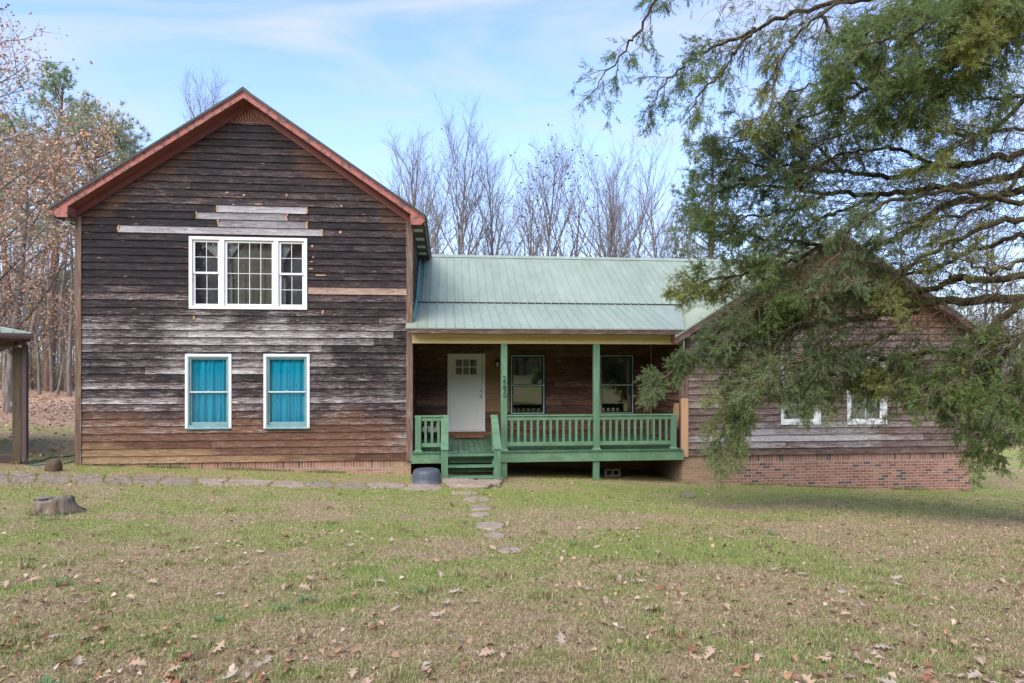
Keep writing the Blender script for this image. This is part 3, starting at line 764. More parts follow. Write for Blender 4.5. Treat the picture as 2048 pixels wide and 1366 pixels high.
# right gable
YG0, YG1 = YF - .42, 24.95
gl = XB - .33
zg = lambda x: ZGP - PG * abs(x - XG)
mb = MB()
for s in (-1, 1):
    xe2 = XG + s * (XG - gl)
    mb.prism([(XG, ZGP - .04), (XG, ZGP), (xe2, zg(xe2)), (xe2, zg(xe2) - .04)], 'y', YG0, YG1)
roof_g = mb.build('roof', M['green_metal'], B)
rm = rb; rm.build('standing_ribs', M['green_metal'], roof_m)
rb = MB()
y = YG0 + .03
for s in (-1, 1):
    y = YG0 + .03; rb = MB(); xe2 = XG + s * (XG - gl)
    while y < YG1:
        rib((xe2, y, zg(xe2)), (XG + s * .04, y, zg(XG + .04)), (0, 1, 0)); y += .2286
    rb.build('standing_ribs', M['green_metal'], roof_g)
cap = MB()
cap.prism([(YRG - .16, ZRG - .075), (YRG, ZRG + .035), (YRG + .16, ZRG - .075), (YRG, ZRG + .015)], 'x', XR + .04, XG)
cap.prism([(XR + .031, 4.0), (XR + .036, 4.2), (XR + .10, 4.02)], 'y', YF + .3, YF + .31)
cap.build('ridge_cap', M['green_metal'], roof_m)
cap = MB(); cap.prism([(XG - .16, ZGP - .08), (XG, ZGP + .035), (XG + .16, ZGP - .08), (XG, ZGP + .015)], 'y', YG0 - .01, YG1); cap.build('ridge_cap', M['green_metal'], roof_g)
# dark joint where the two slopes meet, wall flashing
sm = MB(); sm.box(XR + .05, xr_s - .02, YS - .02, YS - .004, ZSM - .02, ZSM + .016); sm.build('roof_joint', M['dark_metal_edge'], roof_m)
fl = MB()
for (ya, za, yb, zb2) in ((YF + .1, ZEV + (YF + .1 - YE) * .339, YS, ZSM), (YS, ZSM + .02, YRG, ZRG)):
    fl.loft([[(XR + .032, ya, za + .012), (XR + .10, ya, za + .012), (XR + .045, ya, za + .13), (XR + .032, ya, za + .13)], [(XR + .032, yb, zb2 + .012), (XR + .10, yb, zb2 + .012), (XR + .045, yb, zb2 + .13), (XR + .032, yb, zb2 + .13)]])
fl.build('wall_flashing', mat_paint('flashing_green', (.11, .26, .22), .1, .4), roof_m)
# right gable rake boards and soffit
for s in (-1, 1):
    xe2 = XG + s * (XG - gl)
    mb = MB(); mb.prism([(XG, ZGP - .045), (XG, ZGP - .21), (xe2, zg(xe2) - .21), (xe2, zg(xe2) - .045)], 'y', YG0 + .01, YG0 + .035); mb.build('rake_board', M['brown_fascia'], B)
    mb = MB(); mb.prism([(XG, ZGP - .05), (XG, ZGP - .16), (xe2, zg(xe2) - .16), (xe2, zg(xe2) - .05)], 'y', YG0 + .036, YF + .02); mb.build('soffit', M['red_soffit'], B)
xe2 = XG + (XG - gl); mb = MB(); mb.box(XE + .001, xe2 - .01, YG0 + .04, YG1 - .02, zg(xe2) - .20, zg(xe2) - .162); mb.build('eave_soffit', M['peach_primer'], B)
# porch eave: fascia, beam, ceiling
mb = MB(); mb.box(xl_e + .02, XB + .02, YE + .015, YE + .04, ZEV - .145, ZEV - .032, .004); mb.build('eave_fascia', M['brown_fascia'], B)
ZB0, ZB1 = 3.43, 3.70
mb = MB(); mb.box(XR + .033, XB - .032, YF - .06, YF + .08, ZB0, ZB0 + .20, .004); mb.box(XR + .033, XB - .032, YF - .085, YF + .06, ZB0 + .201, ZB1 + .02, .004); mb.build('porch_beam', M['cream_beam'], B)
mb = MB(); mb.box(XR + .033, XB - .033, YE + .041, YW - .03, ZB1 - .06 + .02, ZB1 - .01); mb.build('porch_ceiling', M['ceiling_wood'], B)
# ================================================================ windows, door
def frame_mb(x0, x1, z0, z1, w, y0, y1, bev=.004, wb=None, wt=None):
    mb = MB(); wb = wb or w; wt = wt or w
    mb.box(x0, x0 + w, y0, y1, z0, z1, bev); mb.box(x1 - w, x1, y0, y1, z0, z1, bev)
    mb.box(x0 + w + .0005, x1 - w - .0005, y0 + .001, y1, z1 - wt, z1, bev); mb.box(x0 + w + .0005, x1 - w - .0005, y0 + .001, y1, z0, z0 + wb, bev)
    return mb
def curtain(x0, x1, z0, z1, y, mat, par, folds=7, amp=.028, seed=0, name='curtain'):
    r = random.Random(seed); n = 90; m = 14
    ph = [r.uniform(0, 6.3) for _ in range(4)]
    V = []; Fc = []
    for j in range(m + 1):
        t = j / m; z = z1 + (z0 - z1) * t
        for i in range(n + 1):
            u = i / n
            a = math.sin(2 * math.pi * folds * u + ph[0] + .5 * math.sin(4 * u + ph[1] + t * 1.2)) + .5 * math.sin(2 * math.pi * folds * 1.7 * u + ph[2] + t)
            V.append((x0 + (x1 - x0) * u, y + amp * a * (.6 + .5 * t), z))
    for j in range(m):
        for i in range(n): k = j * (n + 1) + i; Fc.append((k, k + 1, k + n + 2, k + n + 1))
    return np_mesh(name, V, Fc, M[mat], par, smooth=True)
def pane(x0, x1, z0, z1, y, par, gm='glass'):
    mb = MB(); mb.face([(x0, y, z0), (x1, y, z0), (x1, y, z1), (x0, y, z1)])
    return mb.build('pane', M[gm], par)
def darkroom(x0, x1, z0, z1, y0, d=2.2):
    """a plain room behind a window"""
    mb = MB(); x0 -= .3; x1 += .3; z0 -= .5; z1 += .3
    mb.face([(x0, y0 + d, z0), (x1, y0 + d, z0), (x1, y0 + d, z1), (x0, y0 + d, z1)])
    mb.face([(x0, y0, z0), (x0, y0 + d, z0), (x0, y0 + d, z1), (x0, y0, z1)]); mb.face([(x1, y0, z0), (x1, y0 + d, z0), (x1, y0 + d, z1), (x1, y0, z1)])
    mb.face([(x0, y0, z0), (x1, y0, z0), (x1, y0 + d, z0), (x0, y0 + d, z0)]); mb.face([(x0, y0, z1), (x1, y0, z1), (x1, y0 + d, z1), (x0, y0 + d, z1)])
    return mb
def muntins(x0, x1, z0, z1, nx_, nz_, y, w=.012):
    mb = MB()
    for i in range(1, nx_): x = x0 + (x1 - x0) * i / nx_; mb.box(x - w / 2, x + w / 2, y - .006, y + .004, z0, z1)
    for j in range(1, nz_): z = z0 + (z1 - z0) * j / nz_; mb.box(x0, x1, y - .0052, y + .0038, z - w / 2, z + w / 2)
    return mb
yf = YF - .026
# --- upper triple window
x0, x1, z0, z1 = WU
win = frame_mb(x0, x1, z0, z1, .075, yf - .028, YF + .10, .006)
xa, xb = on_plane(445, 500, YF)[0], on_plane(553, 500, YF)[0]
xa0, xb0 = xa, xb
for c in (xa, xb): win.box(c - .055, c + .055, yf - .022, YF + .10, z0 + .076, z1 - .076, .006)
winU = win.build('window', M['white_paint'], B); winU['label'] = 'wide white triple window with grid panes'
for (s0, s1, hung) in ((x0 + .075, xa - .055, True), (xa + .055, xb - .055, False), (xb + .055, x1 - .075, True)):
    s0 += .004; s1 -= .004; b0, b1 = z0 + .08, z1 - .08
    if hung:
        mid = (b0 + b1) / 2
        for (q0, q1, yy) in ((mid - .02, b1, yf + .02), (b0, mid + .03, yf + .05)):
            s = frame_mb(s0, s1, q0, q1, .048, yy, yy + .029, .003).build('sash', M['white_paint'], winU)
            pane(s0 + .04, s1 - .04, q0 + .04, q1 - .04, yy + .015, s)
            muntins(s0 + .045, s1 - .045, q0 + .045, q1 - .045, 2, 2, yy + .02).build('muntins', M['white_paint'], s) if False else muntins(s0 + .045, s1 - .045, q0 + .045, q1 - .045, 2, 2, yy + .012).build('muntins', M['white_paint'], winU)
    else:
        s = frame_mb(s0, s1, b0, b1, .05, yf + .02, yf + .05, .003).build('sash', M['white_paint'], winU)
        pane(s0 + .045, s1 - .045, b0 + .045, b1 - .045, yf + .035, winU)
        muntins(s0 + .048, s1 - .048, b0 + .048, b1 - .048, 4, 4, yf + .032).build('muntins', M['white_paint'], winU)
darkroom(x0, x1, z0, z1, YF + .12, 3.0).build('room_lining', mat_paint('upstairs_wall', (.22, .20, .17), .1, .9), winU, fix=False)
curtain(xa0 + .02, xb0 - .02, z0 + .02, z1 - .02, YF + .22, 'sheer', winU, 8, .02, 91) if mat_paint('sheer', (.34, .34, .27), .3, .9, (.18, .18, .14), 3.0, (6, 6, .5), amt=.7) else None
curtain(x0 + .02, xa0 - .02, z0 + .02, z1 - .02, YF + .40, 'grey_backing', winU, 2, .005, 92, 'blind_backing') if mat_paint('grey_backing', (.26, .27, .29), .2, .9) else None  # unseen grey panel added behind the side panes to lighten their black
curtain(xb0 + .02, x1 - .02, z0 + .02, z1 - .02, YF + .40, 'grey_backing', winU, 2, .005, 93, 'blind_backing')  # same added grey panel behind the other side panes
# gathered pale curtains tied back
def tied(xs_, xe_, ztop, zt, zb_, flip):
    V = []; Fc = []; n, m = 26, 22
    for j in range(m + 1):
        t = j / m; z = ztop + (zb_ - ztop) * t
        tt = (ztop - z) / (ztop - zt)
        if tt < 1: wdt = (1 - tt) ** 1.2 * (xe_ - xs_) * .85 + .07
        else: wdt = .07 + .07 * min(1, (tt - 1) * 1.2)
        for i in range(n + 1):
            u = i / n; x = (xs_ + u * wdt) if not flip else (xe_ - u * wdt)
            V.append((x, YF + .135 + .018 * math.sin(u * 26 + t), z))
    for j in range(m):
        for i in range(n): k = j * (n + 1) + i; Fc.append((k, k + 1, k + n + 2, k + n + 1))
    np_mesh('curtain', V, Fc, M['pale_curtain'], winU, smooth=True)
tied(x0 + .10, xa + .0, z1 - .09, z1 - .62, z0 + .1, True)
tied(xa + .05, xa + .42, z1 - .09, z1 - .55, z0 + .1, False)
tied(xb + .05, xb + .36, z1 - .09, z1 - .62, z0 + .12, False)

# --- lower windows with teal curtains
for i, wv in enumerate((WL1, WL2)):
    x0, x1, z0, z1 = wv
    win = frame_mb(x0, x1, z0, z1, .062, yf - .026, YF + .005, .004, wb=.03).build('window', M['white_paint'], B)
    win['label'] = ('white-framed window with teal curtains, nearer the carport', 'white-framed window with teal curtains, nearer the porch')[i]
    frame_mb(x0 + .063, x1 - .063, z0 + .031, z1 - .063, .03, yf - .012, YF + .10, .003, wb=.055).build('frame', M['teal_paint'], win)
    mb = MB(); mb.prism([(yf - .055, z0 - .005), (yf - .055, z0 + .02), (YF, z0 + .05), (YF, z0 - .005)], 'x', x0 + .02, x1 - .02); mb.build('sill', M['teal_paint'], win)
    s0, s1, b0, b1 = x0 + .095, x1 - .095, z0 + .088, z1 - .095; mid = (b0 + b1) / 2 - .01
    sa_ = frame_mb(s0, s1, mid - .018, b1, .035, yf + .014, yf + .045, .003).build('sash', M['teal_paint'], win)
    sb_ = frame_mb(s0, s1, b0, mid + .018, .035, yf + .046, yf + .077, .003, wb=.07, wt=.03).build('sash', M['teal_paint'], win)
    pane(s0 + .03, s1 - .03, mid, b1 - .03, yf + .03, win, 'thin_glass'); pane(s0 + .03, s1 - .03, b0 + .06, mid, yf + .06, win, 'thin_glass')
    mb = MB(); mb.box(s0 + .002, s1 - .002, yf + .004, yf + .0138, mid - .017, mid + .012, .002); mb.box((s0 + s1) / 2 - .03, (s0 + s1) / 2 + .03, yf + .0, yf + .02, mid + .013, mid + .028, .003)
    mb.build('meeting_rail', mat_paint('pale_rail', (.62, .66, .64), .1, .5), win)
    for (c0, c1, sd) in ((s0 - .03, (s0 + s1) / 2 + .03, 5 + i), ((s0 + s1) / 2 - .01, s1 + .03, 25 + i)):
        curtain(c0, c1, z0 + .03, z1 - .03, YF + .125, 'teal_curtain', win, 3.4, .05, sd)
    darkroom(x0, x1, z0, z1, YF + .22, 1.5).build('room_lining', M['dark_inside'], win, fix=False)
# --- right block windows
for i, wv in enumerate((WR1, WR2)):
    x0, x1, z0, z1 = wv
    win = frame_mb(x0, x1, z0, z1, .10, yf - .03, YF + .10, .006).build('window', M['white_paint'], B)
    win['label'] = ('white-framed window behind the cedar, nearer the porch', 'white-framed window behind the cedar, farther from the porch')[i]
    s0, s1, b0, b1 = x0 + .103, x1 - .103, z0 + .103, z1 - .103; mid = (b0 + b1) / 2
    for (q0, q1, yy) in ((mid - .02, b1, yf + .02), (b0, mid + .02, yf + .05)):
        s = frame_mb(s0, s1, q0, q1, .045, yy, yy + .029, .003).build('sash', M['white_paint'], win)
        pane(s0 + .04, s1 - .04, q0 + .04, q1 - .04, yy + .015, win)
        muntins(s0 + .043, s1 - .043, q0 + .043, q1 - .043, 2, 2, yy + .012, .012).build('muntins', M['storm_frame'], win)
    curtain(s0, s1, z0, z1, YF + .17, 'pale_curtain', win, 5, .012, 60 + i, name='blind_backing')
    darkroom(x0, x1, z0, z1, YF + .25, 1.5).build('room_lining', M['dark_inside'], win, fix=False)
# --- porch windows
yw = YW - .026
for i, wv in enumerate((WP1, WP2)):
    x0, x1, z0, z1 = wv
    win = frame_mb(x0, x1, z0, z1, .075, yw - .02, YW + .08, .004, wb=.05).build('window', M['dark_green_paint'], B)
    win['label'] = ('dark green porch window between door and middle post', 'dark green porch window beyond the middle post')[i]
    frame_mb(x0 + .045, x1 - .045, z0 + .03, z1 - .04, .024, yw - .034, yw - .0205, .002).build('frame', M['storm_frame'], win)
    s0, s1, b0, b1 = x0 + .078, x1 - .078, z0 + .055, z1 - .078
    mid = on_plane(1050, 770.5, YW)[1]
    mb = MB(); mb.box(x0 + .05, x1 - .05, yw - .030, yw - .012, mid - .013, mid + .013, .002); mb.build('meeting_rail', M['storm_frame'], win)
    for (q0, q1) in ((mid + .002, b1), (b0, mid - .002)):
        s = frame_mb(s0, s1, q0, q1, .032, yw + .01, yw + .039, .003).build('sash', M['dark_green_paint'], win)
        pane(s0 + .03, s1 - .03, q0 + .03, q1 - .03, yw + .03, win)
    darkroom(x0, x1, z0, z1, YW + .1, 2.0).build('room_lining', M['dark_inside'], win, fix=False)
# --- door
x0, x1, z0, z1 = DR
fr = MB()
wd = .065
fr.box(x0, x0 + wd, YW - .05, YW + .08, z0 + .03, z1, .004); fr.box(x1 - wd, x1, YW - .05, YW + .08, z0 + .03, z1, .004); fr.box(x0 + wd + .0005, x1 - wd - .0005, YW - .049, YW + .08, z1 - wd, z1, .004)
d0, d1, e0, e1 = x0 + wd + .004, x1 - wd - .004, z0 + .045, z1 - wd - .004
yd = YW - .012
mb = MB()
gx0, gx1 = on_plane(911.5, 720, YW)[0], on_plane(953, 720, YW)[0]; gz1_, gz0_ = on_plane(930, 719, YW)[1], on_plane(930, 749, YW)[1]
# slab built round the lights
mb.box(d0, gx0, yd, yd + .044, e0, e1, .003); mb.box(gx1, d1, yd, yd + .044, e0, e1, .003)
mb.box(gx0 + .0005, gx1 - .0005, yd + .0003, yd + .044, gz1_, e1 - .0005, .003)
pz1 = gz0_ - .10
xm = (gx0 + gx1) / 2
sx = [gx0 + .001, gx0 + .001]
mb.box(gx0 + .0005, gx1 - .0005, yd + .0003, yd + .044, pz1, gz0_ - .0005, .003)
pn = .055
# two recessed tall panels below the shelf
w1, w2 = d0 + .13, d1 - .13
mb.box(gx0 + .0005, gx1 - .0005, yd + .011, yd + .043, e0 + .28, pz1 - .0005)
mb.box(gx0 + .0005, gx1 - .0005, yd + .0003, yd + .044, e0 + .001, e0 + .279, .003)
mb.box(xm - .055, xm + .055, yd + .0003, yd + .0105, e0 + .2795, pz1 - .001, .003)
door = mb.build('door', M['door_paint'], B); door['label'] = 'white door with six small panes at the top'
fr.build('door_frame', M['white_paint'], door)
pane(gx0, gx1, gz0_, gz1_, yd + .02, door)
muntins(gx0, gx1, gz0_, gz1_, 3, 2, yd + .012, .026).build('muntins', M['white_paint'], door)
mb = MB(); mb.box(gx0 - .2, gx1 + .2, YW + .25, YW + .27, gz0_ - .3, gz1_ + .3); mb.build('room_lining', mat_paint('hall_wall', (.16, .12, .10), .2, .9), door)
mb = MB(); mb.box(x0 - .01, x1 + .01, YW - .075, YW + .06, z0 - .005, z0 + .029, .004); mb.build('threshold', M['white_paint'], door)
hx = on_plane(961.5, 790, YW)[0]
for (pz, r_) in ((782.5, .030), (793, .034)):
    z = on_plane(961, pz, YW)[1]; mb = MB()
    ring = [(.030, 0), (.030, .008), (.014, .012), (.014, .03), (r_ * .8, .036), (r_, .052), (r_ * .8, .064), (.004, .067)] if pz > 785 else [(.032, 0), (.032, .012), (.02, .018), (.004, .019)]
    rings = [[(hx + a * math.cos(2 * math.pi * k / 16), yd - t, z + a * math.sin(2 * math.pi * k / 16)) for k in range(16)] for a, t in ring]
    mb.loft(rings); mb.build('handle' if pz > 785 else 'lock', M['nickel'], door, smooth=True)
# --- wall lantern by the door
lx, lz = on_plane(994, 726, YW)
mb = MB(); yl = YW - .11
mb.prism([(-.05, -.09), (.05, -.09), (.05, .09), (-.05, .09)], 'y', 0, .02); mb.v = [(lx + a, YW - .05 + b, lz + c) for a, b, c in mb.v]
mb.tube([(lx, YW - .045, lz + .05), (lx, YW - .09, lz + .11), (lx, yl, lz + .10)], .010, 8)
mb.lathe([(.012, .115), (.055, .085), (.085, .035), (.088, .025)], (lx, yl, lz), 8)
for k in range(4):
    a = math.pi / 4 + k * math.pi / 2; mb.tube([(lx + .062 * math.cos(a), yl + .062 * math.sin(a), lz + .026), (lx + .05 * math.cos(a), yl + .05 * math.sin(a), lz - .105)], .006, 5)
mb.lathe([(.03, -.125), (.058, -.115), (.058, -.103)], (lx, yl, lz), 8)
lan = mb.build('wall_lantern', M['black_metal'], B)
mb = MB(); mb.lathe([(.040, -.100), (.050, .024)], (lx, yl, lz), 8); mb.build('lamp_glass', mat_paint('lamp_glass', (.62, .56, .36), .1, .3), lan)

# ================================================================ porch
ZD0, ZD1 = .765, .90      # deck top at its front edge and at the wall
YD = YF - .10
dz = lambda y: ZD0 + (ZD1 - ZD0) * (y - YD) / (YW - YD)
mb = MB(); x = XR + .04
while x < XB - .06:
    x2 = min(x + .134, XB - .04)
    mb.loft([[(x, YD - .03, dz(YD - .03) - .032), (x2, YD - .03, dz(YD - .03) - .032), (x2, YD - .03, dz(YD - .03) - .004), (x2 - .004, YD - .026, dz(YD - .03)), (x + .004, YD - .026, dz(YD - .03)), (x, YD - .03, dz(YD - .03) - .004)],
             [(x, YW - .03, ZD1 - .032), (x2, YW - .03, ZD1 - .032), (x2, YW - .03, ZD1 - .004), (x2 - .004, YW - .03, ZD1), (x + .004, YW - .03, ZD1), (x, YW - .03, ZD1 - .004)]])
    x += .141
deck = mb.build('porch_deck', M['deck_paint'], B)
mb = MB(); zf0 = .485
mb.box(XR + .012, XB - .0, YD - .0, YD + .04, zf0, ZD0 - .036, .005); fas = mb.build('porch_fascia', M['green_paint'], B)
mb = MB()
for k in range(14): xx = XR + .4 + k * .48; mb.box(xx, xx + .04, YD + .041, YW - .03, zf0 + .03, ZD0 - .05)
mb.build('porch_joists', M['ceiling_wood'], deck)
def bx(px, Y=YF): return on_plane(px, 800, Y)[0]
PW = .155
yp0, yp1 = YD + .01, YD + .01 + PW
def collar(x0, x1, y0, y1, z, par):
    mb = MB(); mb.loft([[(x0 - .03, y0 - .03, z), (x1 + .03, y0 - .03, z), (x1 + .03, y1 + .03, z), (x0 - .03, y1 + .03, z)], [(x0 - .03, y0 - .03, z + .022), (x1 + .03, y0 - .03, z + .022), (x1 + .03, y1 + .03, z + .022), (x0 - .03, y1 + .03, z + .022)], [(x0 - .002, y0 - .002, z + .05), (x1 + .002, y0 - .002, z + .05), (x1 + .002, y1 + .002, z + .05), (x0 - .002, y1 + .002, z + .05)]])
    return mb.build('post_collar', M['green_paint'], par)
posts = []
for (pa, pc, lab) in ((1002.2, 1014.6, 'green porch post with house number 2290'), (1187.6, 1200, 'plain green porch post in the middle')):
    c = (bx(pa, YD) + bx(pc, YD)) / 2; x0, x1 = c - PW / 2, c + PW / 2
    mb = MB(); mb.box(x0, x1, yp0, yp1, dz(yp0) - .002, ZB0 - .001, .006)
    p = mb.build('porch_post', M['green_paint_grain'], B); p['label'] = lab; posts.append((x0, x1, p))
    collar(x0, x1, yp0, yp1, dz(YD) + .002, p)
    mb = MB(); mb.box(x0, x1, YD + .0405, YD + .18, gz1(c, YD + .1) - .3, zf0 + .25, .006); mb.build('support_leg', M['green_paint_grain'], p)
# house number 2290 running down the first post
x0, x1, p1 = posts[0]
for i, ch in enumerate('2290'):
    cu = bpy.data.curves.new('digit', 'FONT'); cu.body = ch; cu.size = .19; cu.extrude = .004; cu.align_x = 'CENTER'; cu.offset = 0.0008
    tmp = bpy.data.objects.new('tmp', cu); COL.objects.link(tmp)
    bpy.context.view_layer.update()
    me = bpy.data.meshes.new_from_object(tmp.evaluated_get(bpy.context.evaluated_depsgraph_get()))
    bpy.data.objects.remove(tmp); bpy.data.curves.remove(cu)
    zc = on_plane(1008, 640 + (465 + i * 41.5) / 3.793, YD)[1]
    me.transform(Matrix.Translation(((x0 + x1) / 2 + .005 + .004 * i, yp0 - .006, zc)) @ Matrix.Rotation(R(90), 4, 'X') @ Matrix.Diagonal((.9, 1, 1, 1)))
    me.name = 'house_number'; me.materials.clear(); me.materials.append(mat_paint('number_green', (.012, .04, .028), .05, .5) if 'number_green' not in M else M['number_green'])
    o = bpy.data.objects.new('house_number', me); link(o, p1)
# newels at both ends
newel = []
for (pa, pc) in ((830.3, 842.2), (1343, 1353.6)):
    a, c = bx(pa, YD), bx(pc, YD); mb = MB(); mb.box(a, c, yp0, yp0 + (c - a), dz(yp0) - .002, 1.615, .006)
    p = mb.build('railing_post', M['green_paint_grain'], B); newel.append((a, c)); collar(a, c, yp0, yp0 + (c - a), dz(YD) + .002, p)
xsL, xsR = bx(883.5, 15.6), bx(988, 15.6)      # stair rails
# railings
ZR1, ZR0 = 1.655, .975
def railing(xa, xb, bal, lab):
    t = MB(); yr = YD + .05
    t.box(xa, xb, yr - .03, yr + .10, ZR1 - .035, ZR1, .006); t.box(xa, xb, yr + .0, yr + .045, ZR1 - .135, ZR1 - .0355, .004)
    o = t.build('railing', M['green_paint'], B); o['label'] = lab
    mb = MB(); mb.box(xa, xb, yr - .005, yr + .05, ZR0 - .095, ZR0, .005); mb.build('bottom_rail', M['green_paint'], o)
    for x in bal:
        mb = MB(); mb.box(x - .03, x + .03, yr + .005, yr + .04, ZR0 + .0005, ZR1 - .136, .003); mb.build('baluster', M['green_paint_grain'], o)
bxz = lambda z6: bx(980 + z6 / 3.795)
railing(posts[0][1] + .001, posts[1][0] - .001, [bxz(v) for v in (165, 214, 264, 313, 362, 411, 459, 508, 557, 605, 653, 701, 750)], 'long green railing between the two posts')
railing(posts[1][1] + .001, newel[1][0] - .001, [bxz(v) for v in (864, 911, 958, 1005, 1052, 1099, 1146, 1194, 1240, 1288, 1335)], 'green railing from the middle post to the brown wing')
railing(newel[0][1] + .001, bx(886), [bx(800 + v / 3.793) for v in (195, 243, 292)], 'short green railing beside the stairs')
mb = MB(); a, c = newel[0]; mb.box(a - .02, c + .0, YD + .02, YD + .15, 1.6155, 1.655, .006); a, c = newel[1]; mb.box(a, c + .02, YD + .02, YD + .15, 1.6155, 1.655, .006); mb.build('post_cap', M['green_paint'], B)
# stairs
st = MB(); YL = 15.45
xl_, xr2 = on_plane(896.5, 900, YL)[0], on_plane(988, 900, YL)[0]
NW = .155
treads = [(YD - .045, .728), (YD - .36, .50), (YD - .66, .285)]
stairs = None
for i, (yy, zt) in enumerate(treads):
    mb = MB(); y0_ = yy - .27 if i else yy - .27
    mb.box(xl_ - .05, xr2 + .05, yy - .27, yy, zt - .042, zt, .006)
    if stairs is None: stairs = mb.build('stairs', M['green_paint_grain'], B)
    else: mb.build('step', M['green_paint_grain'], stairs)
mb = MB()
mb.box(xl_ - .04, xr2 + .04, YD - .63, YD - .61, .13, .24, .003); mb.box(xl_ - .04, xr2 + .04, YD - .36, YD - .34, .31, .40, .003); mb.build('riser', M['green_paint_grain'], stairs)
for x in (xl_ - .052, xr2 + .012):
    mb = MB(); mb.prism([(YD - .001, .45), (YD - .001, .70), (YD - .95, .14), (YD - .95, .0)], 'x', x, x + .04); mb.build('stringer', M['green_paint'], stairs)
for (x0, x1, top0, top1) in ((xl_ - NW - .005, xl_ - .005, 0, 0), (xr2 + .005, xr2 + NW + .005, 0, 0)):
    zn = .93
    mb = MB(); mb.box(x0, x1, YL, YL + .10, gz1(x0, YL) - .25, zn, .006); n_ = mb.build('stair_post', M['green_paint_grain'], stairs)
    mb = MB(); mb.box(x0 + .01, x1 - .01, YD + .02, YD + .12, dz(YD + .02) + .001, 1.60, .006); mb.build('stair_post', M['green_paint_grain'], stairs)
    mb = MB(); L0 = Vector(((x0 + x1) / 2, YL - .03, zn + .001)); L1 = Vector(((x0 + x1) / 2, YD + .13, 1.66)); hw_ = .088
    mb.loft([[(L0.x - hw_, L0.y, L0.z), (L0.x + hw_, L0.y, L0.z), (L0.x + hw_, L0.y + .01, L0.z + .042), (L0.x - hw_, L0.y + .01, L0.z + .042)], [(L1.x - hw_, L1.y, L1.z - .042), (L1.x + hw_, L1.y, L1.z - .042), (L1.x + hw_, L1.y + .01, L1.z), (L1.x - hw_, L1.y + .01, L1.z)]])
    mb.build('handrail', M['green_paint'], stairs)
# dark ledger under the threshold
mb = MB(); mb.box(DR[0] - .0, DR[1] + .62, YW - .065, YW - .032, ZD1 + .003, DR[2] - .006, .004); mb.build('door_ledger', M['plank_wood'], B)
# shade cloth/earth box under the deck is just dark ground: nothing to build

# ================================================================ small things round the house
xw0, xw1 = on_plane(908.6, 875, 18.6)[0], on_plane(967.4, 875, 18.6)[0]
mb = MB(); mb.box(xw0, xw1, 18.40, 18.62, dz(18.62) + .012, dz(18.62) + .085, .006)
for xx in (xw0 + .08, xw1 - .12): mb.box(xx, xx + .04, 18.41, 18.61, dz(18.40) + .0005, dz(18.62) + .0125)
tag(mb.build('wooden_step', M['plank_wood']), 'low reddish-brown plank step on the porch deck before the white door', 'step')
# firewood rack behind the short railing
fx0, fx1 = on_plane(845, 850, 18.3)[0], on_plane(879, 850, 18.3)[0]; fy = 18.3; fz = dz(fy)
rk = thing('firewood_rack', ((fx0 + fx1) / 2, fy + .15, fz), 'black metal firewood rack on the porch behind the short railing', 'rack')
mb = MB()
for yy in (fy, fy + .3):
    mb.tube([(fx0, yy, fz), (fx0, yy, fz + .42)], .012, 6); mb.tube([(fx1, yy, fz), (fx1, yy, fz + .42)], .012, 6); mb.tube([(fx0, yy, fz + .12), (fx1, yy, fz + .12)], .012, 6)
for xx in (fx0, fx1): mb.tube([(xx, fy, fz + .12), (xx, fy + .3, fz + .12)], .012, 6)
mb.build('rack_frame', M['black_metal'], rk)
mb = MB(); mb.box(fx0 + .02, fx1 - .02, fy + .03, fy + .28, fz + .02, fz + .20, .01); mb.build('rack_tray', M['dark_inside'], rk)
LOGL = ['pale split log upright in the porch firewood rack', 'round pale log end lying outermost in the porch firewood rack', 'round pale log in the middle of the porch firewood rack', 'small round log beside the upright split log in the rack']
for i, (u, v, r_) in enumerate(((.86, .36, 0), (.14, .30, .085), (.44, .30, .09), (.68, .27, .06))):
    mb = MB(); cx = fx0 + (fx1 - fx0) * u
    if i == 0: mb.prism([(cx - .045, fz + .212), (cx + .03, fz + .212), (cx + .06, fz + .46), (cx - .02, fz + .46)], 'y', fy + .02, fy + .12)
    else: mb.loft([[(cx + r_ * (1 + .1 * math.sin(3 * k + i)) * math.cos(2 * math.pi * k / 12), y_, fz + .205 + r_ + r_ * math.sin(2 * math.pi * k / 12)) for k in range(12)] for y_ in (fy - .02, fy + .27)])
    tag(mb.build('firewood_log', M['log_end']), LOGL[i], 'log')
# upside-down tub beside the steps
tx, ty = on_ground(853, 966); ty += .05
tz = gz1(tx, ty) - .02
t0 = MB(); t0.lathe([(.345, 0), (.350, .02), (.335, .03), (.318, .16), (.300, .27), (.285, .305), (.255, .328), (.18, .338), (.172, .332), (.10, .334), (.002, .336)], (0, 0, 0), 40, False)
t0.v = [(a + tx, b + ty, c + tz) for a, b, c in t0.v]
tub = t0.build('plastic_tub', M['tub_plastic'], None, True); tag(tub, 'dark grey plastic tub turned upside down beside the porch steps', 'tub')
mb = MB()
for k in range(14): a = 2 * math.pi * k / 14; mb.tube([(tx + .322 * math.cos(a), ty + .322 * math.sin(a), tz + .14), (tx + .303 * math.cos(a), ty + .303 * math.sin(a), tz + .26)], .006, 5)
mb.build('tub_ribs', M['tub_plastic'], tub)
